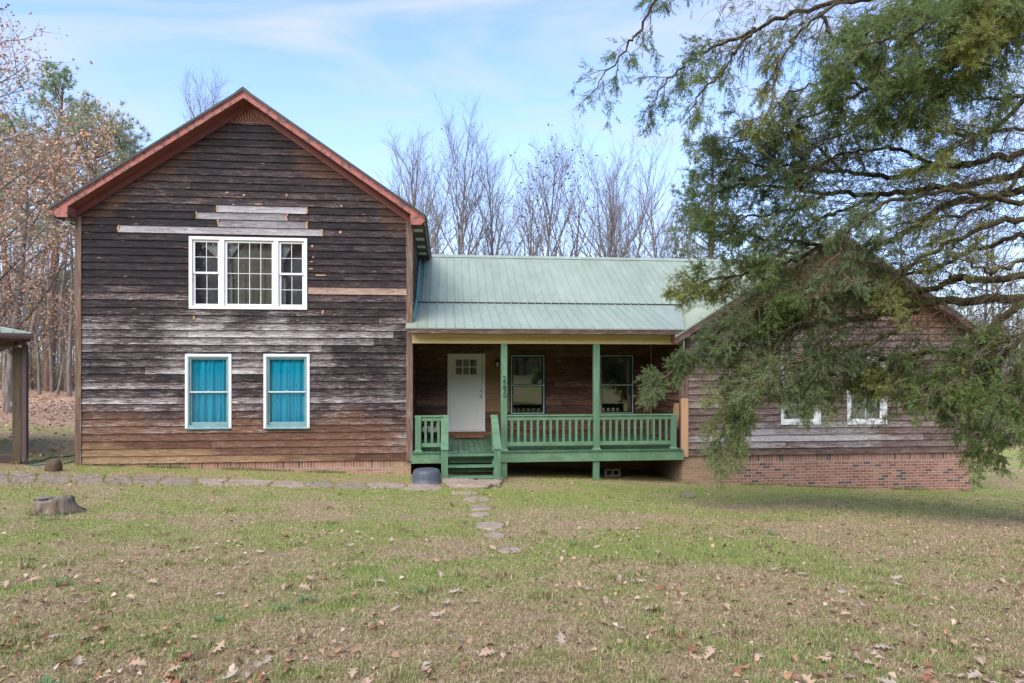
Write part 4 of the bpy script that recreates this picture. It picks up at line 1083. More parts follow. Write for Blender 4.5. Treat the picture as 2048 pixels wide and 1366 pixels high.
# concrete block under the deck
cx, cy = on_plane(1226, 950, 17.3)[0], 17.3; cz = gz1(cx, cy) + .02
mb = MB(); L, Hh, D, wl = .40, .19, .19, .032
mb.box(cx - L / 2, cx + L / 2, cy, cy + D, cz, cz + wl); mb.box(cx - L / 2, cx + L / 2, cy, cy + D, cz + Hh - wl, cz + Hh)
for q in (-L / 2, -wl / 2, L / 2 - wl): mb.box(cx + q, cx + q + wl, cy + .001, cy + D - .001, cz + wl, cz + Hh - wl)
tag(mb.build('concrete_block', M['concrete']), 'hollow grey concrete block on the bare soil under the porch deck', 'block')
# stones -------------------------------------------------------------
def stone_mesh(poly, top, th, seed, mat, name, dome=.006):
    r = random.Random(seed); mb = MB()
    P = []
    n = len(poly)
    for i in range(n):
        a, b = Vector(poly[i]), Vector(poly[(i + 1) % n]); m = max(2, int((b - a).length / .07))
        for k in range(m):
            q = a.lerp(b, k / m); P.append((q.x + r.uniform(-.017, .017), q.y + r.uniform(-.02, .02)))
    cx = sum(p[0] for p in P) / len(P); cy = sum(p[1] for p in P) / len(P)
    rings = []
    for (s, dzz) in ((.985, -th), (1.0, -.015), (.985, .0), (.9, dome * .6), (.6, dome), (.3, dome), (.04, dome)):
        rings.append([(cx + (x - cx) * s, cy + (y - cy) * s, gz1(cx + (x - cx) * s, cy + (y - cy) * s) + top + dzz + (r.uniform(-.008, .008) if s < 1 else 0)) for x, y in P])
    mb.loft(rings, True)
    return mb.build(name, M[mat], None, True)
STONES = []
def stone_px(pts, top, th, seed, mat, name, label, cat, group=None):
    poly = [on_ground(*p) for p in pts]
    o = stone_mesh(poly, top, th, seed, mat, name); tag(o, label, cat, group); STONES.append(poly); return o
ZX = lambda x, y: (780 + x / 4.879, 840 + y / 4.879)
stone_px([ZX(*q) for q in ((466, 594), (575, 664), (700, 672), (955, 676), (1000, 650), (845, 612), (700, 584))], .075, .12, 1, 'pink_rock', 'flagstone', 'broad pale flagstone slab before the steps, on the tub side of the crack', 'flagstone')
stone_px([ZX(*q) for q in ((716, 582), (862, 609), (1016, 648), (1062, 664), (1106, 588), (900, 580))], .07, .12, 2, 'pink_rock', 'flagstone', 'broken flagstone corner before the steps, on the post side of the crack', 'flagstone')
edges = [-34, 22, 78, 140, 205, 262, 322, 392, 455, 548, 609, 672, 738, 806, 884]
ytop = lambda x: 944 + 14.5 * min(x, 490) / 490 + (9.0 * (x - 490) / 310 if x > 490 else 0)
ybot = lambda x: 966 + 6.5 * min(x, 490) / 490 + (7.5 * (x - 490) / 350 if x > 490 else 0)
PL = ['flagstone of the wall path lying beside the carport post', 'flagstone of the wall path below the garden hose', 'flagstone of the wall path just before the brown rock', 'flagstone of the wall path below the house corner board',
      'flagstone of the wall path a step inside the house corner', 'mossy flagstone of the path below bare siding, before the first teal window', 'flagstone of the path starting under the first teal window', 'flagstone of the path under the far edge of the first teal window',
      'wide flagstone of the path below the gap between teal windows', 'dark flagstone of the path below the second teal window', 'flagstone of the path just past the second teal window', 'flagstone of the path midway between teal window and tub', 'flagstone of the path nearing the tub', 'flagstone of the path directly in front of the tub']
JT = [(rr.uniform(-10, 10), rr.uniform(-9, 9), rr.uniform(-12, 12)) for _ in edges]
for i in range(14):
    a, b = edges[i], edges[i + 1]; q = rr.uniform; ja, jb = JT[i], JT[i + 1]; w_ = 1.6
    m = (a + b) / 2
    stone_px([(a + ja[0] + w_, ytop(a) + q(0, 2)), (a + ja[1] + w_, (ytop(a) + ybot(a)) / 2), (a + ja[2] + w_, ybot(a) - q(0, 2)), (m + q(-12, 12), ybot(m) + q(-1, 2)), (b + jb[2] - w_, ybot(b) - q(0, 2)), (b + jb[1] - w_, (ytop(b) + ybot(b)) / 2), (b + jb[0] - w_, ytop(b) + q(0, 2)), (m + q(-12, 12), ytop(m) + q(-1.5, 1.5))], .005, .08, 20 + i, 'flag_rock' if i not in (7, 8, 9, 12, 13) else 'pink_rock', 'flagstone', PL[i], 'flagstone', 'flagstones of the path along the wall')
SS = [(570, 895, 698, 738), (690, 1010, 756, 798), (745, 1005, 828, 888), (758, 985, 902, 948), (795, 1150, 998, 1078), (908, 1132, 1103, 1162), (1048, 1295, 1243, 1312)]
SL = ['topmost stepping stone, just below the step slabs', 'second stepping stone below the step slabs', 'grassy stepping stone third below the step slabs', 'half-overgrown stepping stone between the grassy one and the widest one', 'widest stepping stone on the lawn', 'pale stepping stone just below the widest one', 'lowest stepping stone, strewn with pale leaves']
for i, (a, b, c, d) in enumerate(SS):
    pts = []
    for k in range(9):
        an = 2 * math.pi * k / 9; q = rr.uniform(.82, 1.06); pts.append(ZX((a + b) / 2 + (b - a) / 2 * q * math.cos(an), (c + d) / 2 + (d - c) / 2 * q * math.sin(an)))
    stone_px(pts, .012, .06, 50 + i, 'pink_rock', 'stepping_stone', SL[i], 'stepping stone', 'stepping stones across the lawn')
stone_px([(1361, 992), (1368, 987), (1386, 990), (1391, 996), (1374, 997.5)], .03, .06, 77, 'flag_rock', 'flat_stone', 'small flat grey stone alone on the green lawn before the brick', 'stone')
# upright rock by the hoses
rx, ry = on_ground(106, 942)
mb = MB(); rz = gz1(rx, ry)
rings = []
for (zz, s, o) in ((-.06, 1.0, 0), (.06, 1.03, 0), (.14, .94, .01), (.21, .78, .02), (.255, .5, .025), (.27, .1, .03)):
    rings.append([(rx + o + .165 * s * math.cos(2 * math.pi * k / 14) * (1 + .09 * math.sin(k * 2.3)), ry + .13 * s * math.sin(2 * math.pi * k / 14) * (1 + .1 * math.sin(k * 1.7)), rz + zz + .012 * math.sin(k * 3.1)) for k in range(14)])
mb.loft(rings); tag(mb.build('rock', M['brown_rock'], None, True), 'rounded brown rock set upright beside the green hoses', 'rock')
# tree stump
sx_, sy_ = on_ground(90, 1031); sz_ = gz1(sx_, sy_); sy_ += .22
mb = MB(); NS = 40
flare = lambda k: 1 + .13 * max(0, math.sin(k * 2 * math.pi / NS * 3 + .8)) ** 2 + .05 * math.sin(k * 2.7)
rg = []
for (zz, s, fl) in ((-.1, .33, 1.1), (.0, .318, .9), (.03, .29, .7), (.08, .262, .45), (.135, .25, .28), (.185, .245, .2), (.21, .243, .18), (.216, .232, .18)):
    rg.append([(sx_ + s * (1 + (flare(k) - 1) * fl * 2.2) * math.cos(2 * math.pi * k / NS), sy_ + s * .85 * (1 + (flare(k) - 1) * fl * 2.2) * math.sin(2 * math.pi * k / NS), sz_ + zz * .88 + (.03 if zz > .15 else .01) * math.sin(k * .37 + 1)) for k in range(NS)])
mb.loft(rg, True)
stump = mb.build('tree_stump', M['stump_wood'], None, True); tag(stump, 'low weathered grey tree stump with flared roots on the lawn', 'stump')
mb = MB(); mb.loft([[(sx_ + s * math.cos(2 * math.pi * k / NS) * (1 + .04 * math.sin(k * 1.3)), sy_ + s * .85 * math.sin(2 * math.pi * k / NS), sz_ + .193 + .03 * math.sin(k * .37 + 1) * (s / .23) + h_ + (.012 * math.sin(k * 2.1) if s < .22 else 0)) for k in range(NS)] for s, h_ in ((.234, 0), (.228, .012), (.16, .02), (.08, .008), (.01, .014))], False)
mb.build('cut_top', M['cut_wood'], stump, True)
mb = MB(); mb.tube([(sx_ - .23, sy_ - .09, sz_ + .195), (sx_ - .08, sy_ - .12, sz_ + .208), (sx_ + .11, sy_ - .11, sz_ + .21), (sx_ + .19, sy_ - .09, sz_ + .196)], [.006, .012, .012, .005], 5); mb.build('crack', M['black_metal'] if False else M['dark_inside'], stump)
# garden hoses
def hose(pxs, label, rad=.014):
    pts = [on_ground(*p) for p in pxs]; P = []
    for i in range(len(pts) - 1):
        for k in range(6):
            t = k / 6; p0 = pts[max(i - 1, 0)]; p1, p2 = pts[i], pts[i + 1]; p3 = pts[min(i + 2, len(pts) - 1)]
            cr_ = lambda a, b, c, d: .5 * (2 * b + (c - a) * t + (2 * a - 5 * b + 4 * c - d) * t * t + (3 * b - a - 3 * c + d) * t ** 3)
            x, y = cr_(p0[0], p1[0], p2[0], p3[0]), cr_(p0[1], p1[1], p2[1], p3[1]); P.append((x, y, gz1(x, y) + rad * .8))
    P.append((pts[-1][0], pts[-1][1], gz1(*pts[-1]) + rad * .8))
    mb = MB(); mb.tube(P, rad, 8); return tag(mb.build('garden_hose', M['hose_rubber'], None, True), label, 'hose')
hose([(62, 929), (75, 925), (90, 919), (110, 915), (130, 914), (153, 911)], 'green garden hose looping behind the brown rock to the wall')
hose([(58, 932), (72, 931.5), (88, 930), (104, 929), (122, 929.5), (136, 926), (156, 922)], 'second green garden hose running in front, past the rock to the house corner')
# ================================================================ carport at the left edge
cp = thing('carport', (-12.5, 19.2, gz1(-12.5, 19.2)), 'open carport with green metal hip roof and wooden posts at the lawn edge', 'carport')
cxr, cyf, cze = on_plane(64, 668, 16.1)[0], 16.1, on_plane(64, 667, 16.1)[1]
cxl, cyb = cxr - 6.6, 22.6
h_ = 3.25; cp_ = .26
mb = MB(); top = cze + h_ * cp_
A, Bc, Cc, Dc = (cxr, cyf, cze), (cxl, cyf, cze), (cxl, cyb, cze), (cxr, cyb, cze); r1_, r2_ = (cxr - h_, cyf + h_, top), (cxl + h_, cyb - h_, top)
b0_ = len(mb.v); mb.v += [A, Bc, Cc, Dc, r1_, r2_]; mb.f += [(0, 4, 5, 1), (1, 5, 2), (2, 5, 4, 3), (3, 4, 0), (0, 1, 2, 3)]
cr_o = mb.build('roof', M['green_metal'], cp)
rb = MB(); x = cxr - .12
while x > cxl + .1:
    d_ = min(cxr - x, x - cxl, h_); rib((x, cyf, cze), (x, cyf + d_, cze + d_ * cp_), (1, 0, 0), .018); x -= .2286
y = cyf + .12
while y < cyb:
    d_ = min(y - cyf, cyb - y, h_); rib((cxr, y, cze), (cxr - d_, y, cze + d_ * cp_), (0, 1, 0), .018); y += .2286
rib(A, r1_, Vector((1, 1, 0)).normalized(), .02, .05)
rb.build('standing_ribs', M['green_metal'], cr_o)
mb = MB(); mb.prism([(cyf - .09, cze - .005), (cyf + .0, cze - .005), (cyf + .0, cze - .12), (cyf - .07, cze - .12), (cyf - .09, cze - .06)], 'x', cxl, cxr + .02)
mb.build('gutter', M['purple_metal'], cp)
mb = MB(); mb.box(cxl, cxr - .02, cyf + .001, cyf + .04, cze - .16, cze - .01, .003); mb.box(cxr - .06, cxr - .021, cyf + .041, cyb, cze - .16, cze - .01, .003); mb.build('fascia', M['brown_fascia'], cp)
mb = MB(); mb.box(cxl + .3, cxr - .32, cyf + .28, cyf + .42, cze - .30, cze - .02, .004); mb.box(cxr - .46, cxr - .321, cyf + .421, cyb - .3, cze - .30, cze - .02, .004); mb.build('beam', M['brown_fascia'], cp)
pxl, pxr = on_plane(25.5, 800, cyf + .3)[0], on_plane(43, 800, cyf + .3)[0]
PP = [(pxl, pxr, cyf + .28, cyf + .28 + .2), (pxl, pxr, cyb - .55, cyb - .35), (cxl + .3, cxl + .5, cyf + .28, cyf + .48), (cxl + .3, cxl + .5, cyb - .55, cyb - .35)]
first = None
for (a, b_, c, d) in PP:
    mb = MB(); mb.box(a, b_, c, d, gz1((a + b_) / 2, c) - .3, cze - .301, .006); pst = mb.build('post', M['post_wood'], cp)
    first = first or pst
dx0, dx1 = pxr + .015, pxr + .125
mb = MB(); mb.box(dx0, dx1, cyf + .26, cyf + .36, gz1(pxr, cyf) + .10, cze - .24, .012)
zz = gz1(pxr, cyf)
mb.tube([(dx0 + .055, cyf + .31, zz + .14), (dx0 + .06, cyf + .28, zz + .07), (dx0 + .16, cyf + .18, zz + .05)], .055, 10)
mb.tube([(dx0 + .055, cyf + .31, cze - .24), (dx0 + .055, cyf + .02, cze - .12)], .045, 10)
mb.build('downspout', M['purple_metal'], cp)
mb = MB(); bxx = pxl; bz_ = on_plane(22, 808, cyf + .28)[1]; mb.box(bxx - .07, bxx - .001, cyf + .3, cyf + .36, bz_ - .06, bz_ + .06, .006); mb.build('junction_box', M['concrete'], cp)
rot_c = Matrix.Translation((cxr - cp.location.x, cyf - cp.location.y, 0)) @ Matrix.Rotation(R(34), 4, 'Z') @ Matrix.Translation((cp.location.x - cxr, cp.location.y - cyf, 0))
for ch in list(cp.children):
    if ch in (first,) or ch.name.startswith(('downspout', 'junction')): continue
    for q_ in [ch] + list(ch.children): q_.data.transform(rot_c)
# timber edging on the carport floor
mb = MB(); mb.box(cxl, pxl - .01, cyf + .32, cyf + .45, gz1(-11, cyf) - .05, gz1(-10.6, cyf) + .14, .01); tag(mb.build('timber_edging', M['dark_bark'] if False else M['ceiling_wood']), 'dark timber edging on the ground beside the carport post', 'edging')
# ================================================================ VEGETATION
def norm(a): return a / np.maximum(np.linalg.norm(a, axis=-1, keepdims=True), 1e-9)
def frames(D):
    D = norm(D); ref = np.where(np.abs(D[:, 2:3]) < .9, np.array([[0, 0, 1.]]), np.array([[1., 0, 0]]))
    U = norm(np.cross(D, ref)); W = np.cross(D, U); return D, U, W
def segs_mesh(name, segs, mat, parent=None, sides=4, tone=None):
    """tapered twigs: rows of p0(3) p1(3) r0 r1"""
    S = np.asarray(segs, float); p0, p1, r0, r1 = S[:, :3], S[:, 3:6], S[:, 6], S[:, 7]
    D, U, W = frames(p1 - p0); p1 = p1 + D * (r1[:, None] * .3)
    a = np.arange(sides) * 2 * np.pi / sides
    ring = U[:, None, :] * np.cos(a)[None, :, None] + W[:, None, :] * np.sin(a)[None, :, None]
    A = p0[:, None, :] + ring * r0[:, None, None]; Bq = p1[:, None, :] + ring * r1[:, None, None]
    V = np.concatenate([A, Bq], 1).reshape(-1, 3)
    n = len(S); b = (np.arange(n) * 2 * sides)[:, None]; j = np.arange(sides)[None, :]; k = (j + 1) % sides
    Fc = np.stack([b + j, b + k, b + sides + k, b + sides + j], -1).reshape(-1, 4)
    return np_mesh(name, V, Fc, mat, parent, smooth=True)
class Tree:
    def __init__(s, seed): s.r = random.Random(seed); s.main = []; s.twig = []; s.tips = []
    def grow(s, p, d, L, r, lvl, P):
        n = P['n'][lvl]; step = L / n; rn = s.r; p = Vector(p); d = Vector(d).normalized()
        kids = P['kids'][lvl] if lvl < len(P['kids']) else 0
        start = P['start'][lvl]; ct = [start + (1 - start) * (k + rn.random()) / max(kids, 1) for k in range(kids)]; az = rn.random() * 6.28
        ends = P.get('end', .25)
        for i in range(n):
            t0, t1 = i / n, (i + 1) / n
            j = P['wob'][lvl]
            d = (d + Vector((rn.gauss(0, j), rn.gauss(0, j), rn.gauss(0, j) + P['up'][lvl]))).normalized()
            q = p + d * step
            ra, rb_ = r * (1 - (1 - ends) * t0), r * (1 - (1 - ends) * t1)
            (s.main if lvl <= P.get('mainlvl', 0) else s.twig).append((*p, *q, ra, rb_))
            for t in ct:
                if t0 <= t < t1:
                    f = (t - t0) * n; c = p.lerp(q, f); az += 2.4 + rn.uniform(-.5, .5)
                    ang = R(P['ang'][lvl] + rn.uniform(-12, 12))
                    o = d.orthogonal().normalized(); o = Matrix.Rotation(az, 3, d) @ o
                    cd = d * math.cos(ang) + o * math.sin(ang)
                    cl = L * P['ratio'][lvl] * (1 - P['fall'][lvl] * (t - start) / (1 - start + 1e-6)) * rn.uniform(.7, 1.2)
                    if lvl >= 1: cl = max(cl, P.get('minL', .3))
                    s.grow(c, cd, cl, max(r * (1 - .75 * t) * P['rr'][lvl], P['rmin']), lvl + 1, P)
            p = q
        if lvl >= P.get('tiplvl', 2): s.tips.append((*p, *d))
    def finish(s, name, bark, twigmat, loc, label, cat, group=None):
        root = thing(name, loc, label, cat, group)
        segs_mesh('trunk', s.main, M[bark], root, 7); segs_mesh('crown', s.twig, M[twigmat], root, 3)
        return root
BARE = dict(n=[9, 6, 4, 3], kids=[15, 9, 8], start=[.30, .22, .2, 0], ang=[38, 34, 36], ratio=[.52, .46, .5], fall=[.55, .4, .3], up=[.02, .10, .09, .05], wob=[.035, .07, .10, .12], rr=[.55, .6, .7], rmin=.0075, end=.12, mainlvl=0, minL=.7)
def bare(seed, H, r, **k):
    P = dict(BARE); P.update(k); t = Tree(seed); t.grow((0, 0, -.3), (t.r.gauss(0, .03), t.r.gauss(0, .03), 1), H, r, 0, P); return t
def shift(segs, loc): return [(a + loc[0], b + loc[1], c + loc[2], d + loc[0], e + loc[1], f + loc[2], g, h) for a, b, c, d, e, f, g, h in segs]
def plant(t, name, bark, twm, loc, label, cat, group=None, scale=1.0, rot=0.0):
    t.main = shift(t.main, loc); t.twig = shift(t.twig, loc)
    return t.finish(name, bark, twm, loc, label, cat, group)
def leaf_cards(C, D, n_each, size, rng, spread, cols, flat=0.0, aspect=.55):
    """small leaf faces scattered about points C"""
    N = len(C) * n_each; C = np.repeat(C, n_each, 0)
    P = C + rng.normal(0, spread, (N, 3))
    A = norm(rng.normal(0, 1, (N, 3)) + np.array([0, 0, -.4])); Bv = norm(np.cross(A, rng.normal(0, 1, (N, 3))))
    s = size * rng.uniform(.6, 1.25, (N, 1))
    V = np.stack([P, P + A * s * .5 + Bv * s * aspect * .5, P + A * s, P + A * s * .5 - Bv * s * aspect * .5], 1)
    cols = np.asarray(cols); c = cols[rng.integers(0, len(cols), N)] * rng.uniform(.7, 1.3, (N, 1))
    return V.reshape(-1, 3), np.arange(N * 4).reshape(-1, 4), np.repeat(c, 4, 0)
def place_at(px, Y):
    x = on_plane(px, 700, Y)[0]; return (x, Y, gz1(x, Y))
def height_to(px, py, Y):
    x, z = on_plane(px, py, Y); return z - gz1(x, Y)

# ---- bare trees behind the roof
GB = 'bare winter trees behind the house'
SPEC = [
 (905, 39, 222, 'tallest bare grey tree behind the roof ridge, with dense ascending twigs', dict(ang=[26, 28, 34], ratio=[.50, .42, .5], start=[.42, .22, .2, 0], kids=[18, 10, 8], up=[.01, .12, .1, .05])),
 (838, 43, 246, 'slim bare tree rising just past the red gable corner', dict(ang=[24, 26, 32], ratio=[.42, .42, .5], start=[.5, .2, .2, 0], kids=[12, 8, 8], up=[.01, .12, .1, .05])),
 (985, 41, 270, 'narrow bare tree with a compact twiggy top, next after the tallest tree', dict(ang=[24, 30, 34], ratio=[.36, .4, .5], start=[.40, .22, .2, 0], kids=[14, 9, 8], up=[.01, .14, .1, .05])),
 (1083, 37, 246, 'bare tree behind the ridge still holding a few dark leaves near its top', dict(ang=[26, 30, 34], ratio=[.44, .42, .5], start=[.40, .22, .2, 0], kids=[15, 9, 8], up=[.01, .13, .1, .05])),
 (1150, 43, 318, 'small thin bare tree in the dip of the treeline above the ridge', dict(ang=[30, 34, 36], ratio=[.42, .42, .5], start=[.40, .22, .2, 0], kids=[9, 6, 4])),
 (1250, 36, 262, 'broad vase-shaped bare tree behind the ridge near the cedar', dict(ang=[38, 32, 36], ratio=[.62, .44, .5], start=[.36, .2, .2, 0], kids=[16, 10, 9], up=[.01, .13, .11, .05])),
 (1322, 44, 300, 'slender bare tree partly behind the broad one and beside the tall pine', dict(ang=[30, 32, 36], ratio=[.46, .44, .5], start=[.4, .2, .2, 0], kids=[12, 7, 5])),
 (1040, 44, 385, 'low forked bare tree with crooked limbs just above the ridge', dict(ang=[42, 40, 40], ratio=[.55, .45, .5], start=[.42, .2, .2, 0], kids=[8, 6, 4], wob=[.08, .10, .12, .12])),
 (385, 44, 128, 'bare tree whose thin twigs show over the left gable slope', dict(ang=[28, 28, 34], ratio=[.40, .42, .5], start=[.52, .2, .2, 0], kids=[13, 9, 8], up=[.01, .12, .1, .05])),
]
rng = np.random.default_rng(3)
proto = []
for i, (px, Yt, py, lab, kw) in enumerate(SPEC):
    loc = place_at(px, Yt); H = height_to(px, py, Yt)
    t = bare(100 + i, H * .85, .13 + .0045 * H, **kw)
    tips = [(a + loc[0], b + loc[1], c + loc[2]) for a, b, c, *_ in t.tips]
    o = plant(t, 'bare_tree', 'grey_bark', 'grey_bark', loc, lab, 'tree', GB)
    proto.append(o)
    if i in (3, 0, 5):
        T = np.array(tips); T = T[rng.random(len(T)) < (.10 if i == 3 else .006)]
        if i == 3: T = T[T[:, 2] > loc[2] + H * .55]
        V, Fc, tc_ = leaf_cards(T, None, 2, .17, rng, .12, [(.05, .035, .03), (.08, .05, .035)])
        np_mesh('leaves', V, Fc, M['dry_leaf'], o, tone=tc_)
BK = [(812, 50, 'thin bare tree of the back row rising close to the red gable corner'), (872, 54, 'back-row bare tree just short of the tallest one'), (940, 50, 'back-row bare tree just beyond the tallest one'), (1015, 55, 'back-row bare tree above the crooked forked one'), (1062, 50, 'back-row bare tree just short of the one with dark leaves'), (1118, 54, 'back-row bare tree just beyond the one with dark leaves'),
 (1195, 50, 'back-row bare tree just short of the broad one'), (1225, 56, 'faint far bare tree within the broad one'), (1290, 52, 'back-row bare tree just beyond the broad one'), (1352, 50, 'back-row bare tree beside the narrow grey-green pine'), (1390, 56, 'faint far bare tree behind the narrow pine')]
for i, (px, Yt, lab) in enumerate(BK):
    src = proto[(0, 2, 5, 7, 1, 4)[i % 6]]; c = copy_tree(src); x, y, z = place_at(px, Yt)
    c.location = (x, y, z); c.rotation_euler = (0, 0, rr.random() * 6.28); k_ = rr.uniform(.95, 1.15); c.scale = (k_, k_, k_ * rr.uniform(.9, 1.05)); c['label'] = lab
# low twiggy undergrowth under them is hidden by the roof
# ---- pines
def pine(seed, loc, H, label, group=None, crown=.5, width=.2, dens=1.0, col=((.20, .28, .12), (.25, .33, .14), (.31, .37, .17)), tufts=4):
    rn = random.Random(seed); t = Tree(seed); P = dict(n=[12, 5, 3], kids=[0, 6], start=[.3, .3, .2], ang=[70, 42], ratio=[.2, .45], fall=[.5, .4], up=[.0, .03, .05], wob=[.012, .05, .08], rr=[.4, .6], rmin=.015, end=.15, mainlvl=0, minL=.5, tiplvl=1)
    t.grow((0, 0, -.3), (rn.gauss(0, .02), rn.gauss(0, .02), 1), H, .14 + .012 * H, 0, P)
    n = int(34 * dens)
    for k in range(n):
        u = (k + rn.random()) / n; z = H * (1 - crown + crown * u * .98); a = rn.random() * 6.28
        L = H * width * (1 - u) ** .6 * rn.uniform(.6, 1.15) * (.55 + .9 * min(1, u * 2.5)) + .5
        x0 = t.main[min(11, int(z / H * 12))]
        t.grow((x0[0], x0[1], z), (math.cos(a), math.sin(a), .28 + .5 * u), L, .035 + .01 * L, 1, P)
    root = plant(t, 'pine_tree', 'pine_bark', 'pine_bark', loc, label, 'tree', group)
    T = np.array(t.tips); C = np.repeat(T[:, :3], tufts, 0); D = np.repeat(T[:, 3:], tufts, 0)
    g_ = np.random.default_rng(seed); C = C + g_.normal(0, .22, C.shape) + np.array(loc)
    m = 15; N = len(C) * m
    dirs = norm(np.repeat(D, m, 0) * .6 + g_.normal(0, .65, (N, 3)) + np.array([0, 0, .25])); P0 = np.repeat(C, m, 0); L = g_.uniform(.22, .42, (N, 1))
    sd = norm(np.cross(dirs, g_.normal(0, 1, (N, 3)))) * .022
    V = np.stack([P0 - sd, P0 + sd, P0 + dirs * L], 1).reshape(-1, 3)
    cs = np.array(col)[g_.integers(0, len(col), len(C))]; cs = np.repeat(cs, m, 0) * g_.uniform(.75, 1.3, (N, 1))
    np_mesh('needles', V, np.arange(N * 3).reshape(-1, 3), M['foliage'], root, tone=np.repeat(cs, 3, 0))
    return root
GP = 'pines behind the house'
pine(1, place_at(165, 42), height_to(165, 268, 42), 'bushy green pine beyond the left eave of the red-trimmed gable', GP, .5, .30, 1.7, ((.27, .31, .18), (.33, .36, .22), (.38, .40, .26)))
pine(2, place_at(96, 50), height_to(96, 160, 50), 'tall pine behind the brown-leaved beech crown', GP, .55, .2, 1.4)
pine(3, place_at(262, 60), height_to(262, 322, 60), 'smaller grey-green pine showing just above the red rake', GP, .5, .2)
pine(4, place_at(1412, 40), height_to(1412, 292, 40), 'narrow grey-green pine between the broad bare tree and the cedar', GP, .72, .13, 1.2, ((.20, .25, .16), (.25, .29, .19), (.29, .32, .22)))
pine(5, place_at(30, 62), height_to(30, 240, 62), 'far slender pine at the left end of the woods', GP, .5, .18)
pine(6, place_at(140, 70), height_to(140, 560, 70), 'low distant pine in the woods beside the gable corner', GP, .7, .3, 1.0, ((.17, .20, .08), (.20, .22, .09)))
# ---- brown-leaved trees on the left
BEECH = dict(n=[10, 7, 4, 3], kids=[20, 9, 5], start=[.16, .2, .15, 0], ang=[58, 42, 40], ratio=[.46, .42, .5], fall=[.35, .4, .3], up=[.01, .05, .02, .0], wob=[.04, .07, .10, .12], rr=[.5, .6, .7], rmin=.010, end=.12, mainlvl=0, minL=.5)
BR = [(.52, .28, .17), (.58, .34, .21), (.42, .22, .135), (.64, .44, .31), (.48, .30, .20)]
def brown_tree(seed, name, loc, H, r, lab, n_each, size, keep, P=BEECH, bark='grey_bark', zmax=None, spread=.16):
    t = Tree(seed); t.grow((0, 0, -.3), (0.02, 0, 1), H, r, 0, P)
    T = np.array([x[:3] for x in t.tips]) + np.array(loc)
    o = plant(t, name, bark, bark, loc, lab, 'tree')
    g_ = np.random.default_rng(seed); T = T[g_.random(len(T)) < keep]
    V, Fc, c = leaf_cards(T, None, n_each, size, g_, spread, BR)
    np_mesh('leaves', V, Fc, M['dry_leaf'], o, tone=c); return o
x_, y_ = on_plane(18, 700, 31)[0], 31
brown_tree(21, 'beech_tree', (x_, y_, gz1(x_, y_)), height_to(40, 175, 31) * .82, .24, 'young beech full of coppery brown leaves beside the left gable', 10, .14, .85, spread=.26)
x_, y_ = on_plane(-95, 700, 25)[0], 25
brown_tree(22, 'beech_tree', (x_, y_, gz1(x_, y_)), 12.5, .22, 'beech with coppery leaves reaching in low over the carport roof', 9, .13, .8, spread=.24)
OAK = dict(BEECH); OAK.update(ang=[50, 40, 40], start=[.35, .2, .15, 0], ratio=[.48, .42, .5], kids=[15, 8, 5], up=[.01, .07, .04, .02])
x_, y_ = on_plane(-190, 700, 17)[0], 17
brown_tree(23, 'oak_tree', (x_, y_, gz1(x_, y_)), 14.5, .27, 'oak with sparse dark brown leaves reaching into the sky at the top corner', 5, .11, .8, OAK, spread=.12)
# ---- slim trunks of the woods
SAP = [bare(200 + i, h, .05 + .0065 * h, kids=[10, 5, 3], start=[.25, .2, .2, 0], ang=[46, 42, 40], ratio=[.30, .45, .5], minL=.5, rmin=.012, wob=[.05, .08, .1, .12]) for i, h in enumerate((13, 15, 10, 17, 7, 5))]
protoS = []
def put_copy(src, loc, rz, sc, label, group):
    c = copy_tree(src); c.location = loc; c.rotation_euler = (0, 0, rz); c.scale = (sc, sc, sc)
    c['label'] = label; c['group'] = group; return c
GW = 'slim bare trees of the woods'
WL = [(8, 42, 0), (24, 47, 1), (44, 44, 3), (62, 52, 0), (79, 46, 2), (92, 56, 3), (104, 49, 1), (114, 44.5, 5), (122, 58, 0), (131, 50, 4), (140, 44, 1), (147, 62, 3), (152, 47, 2), (36, 60, 4), (70, 66, 1), (-14, 48, 3), (18, 68, 0), (98, 70, 1), (126, 74, 3), (54, 75, 0)]
WT = ['bare trunk at the far end of the woods by the picture edge', 'bare trunk behind the carport post', 'straight tall bare trunk just past the carport post', 'thin bare trunk between the carport and the gable', 'short twiggy sapling at the edge of the leaf-covered clearing', 'tall far trunk deep in the woods left of the gable', 'dark trunk near the middle of the clearing edge', 'low forked sapling at the clearing edge', 'distant pale trunk behind the low sapling', 'small spindly sapling near the house corner', 'stout dark trunk nearest the house corner', 'far tall trunk hidden partly by the corner board', 'leaning sapling beside the corner board', 'small sapling far behind the carport post', 'far thin trunk above the clearing', 'tall trunk behind the carport roof', 'far trunk over the carport eave', 'far trunk in the gap by the gable', 'very distant trunk beside the gable', 'very distant trunk past the carport']
for i, (px, Yt, k) in enumerate(WL):
    loc = place_at(px, Yt)
    if k >= len(protoS) or protoS[k] is None:
        while len(protoS) <= k: protoS.append(None)
        protoS[k] = plant(SAP[k], 'slim_tree', 'dark_bark', 'grey_bark', loc, WT[i], 'tree', GW)
    else: put_copy(protoS[k], loc, rr.random() * 6.28, rr.uniform(.85, 1.15), WT[i], GW)
WR = [(1955, 48, 3), (1985, 42, 1), (2010, 55, 0), (2035, 46, 3), (1968, 60, 2), (2052, 52, 1), (1925, 58, 0), (2025, 38, 4), (1700, 46, 1), (1790, 50, 3), (1850, 46, 0), (1600, 48, 0), (1500, 47, 1)]
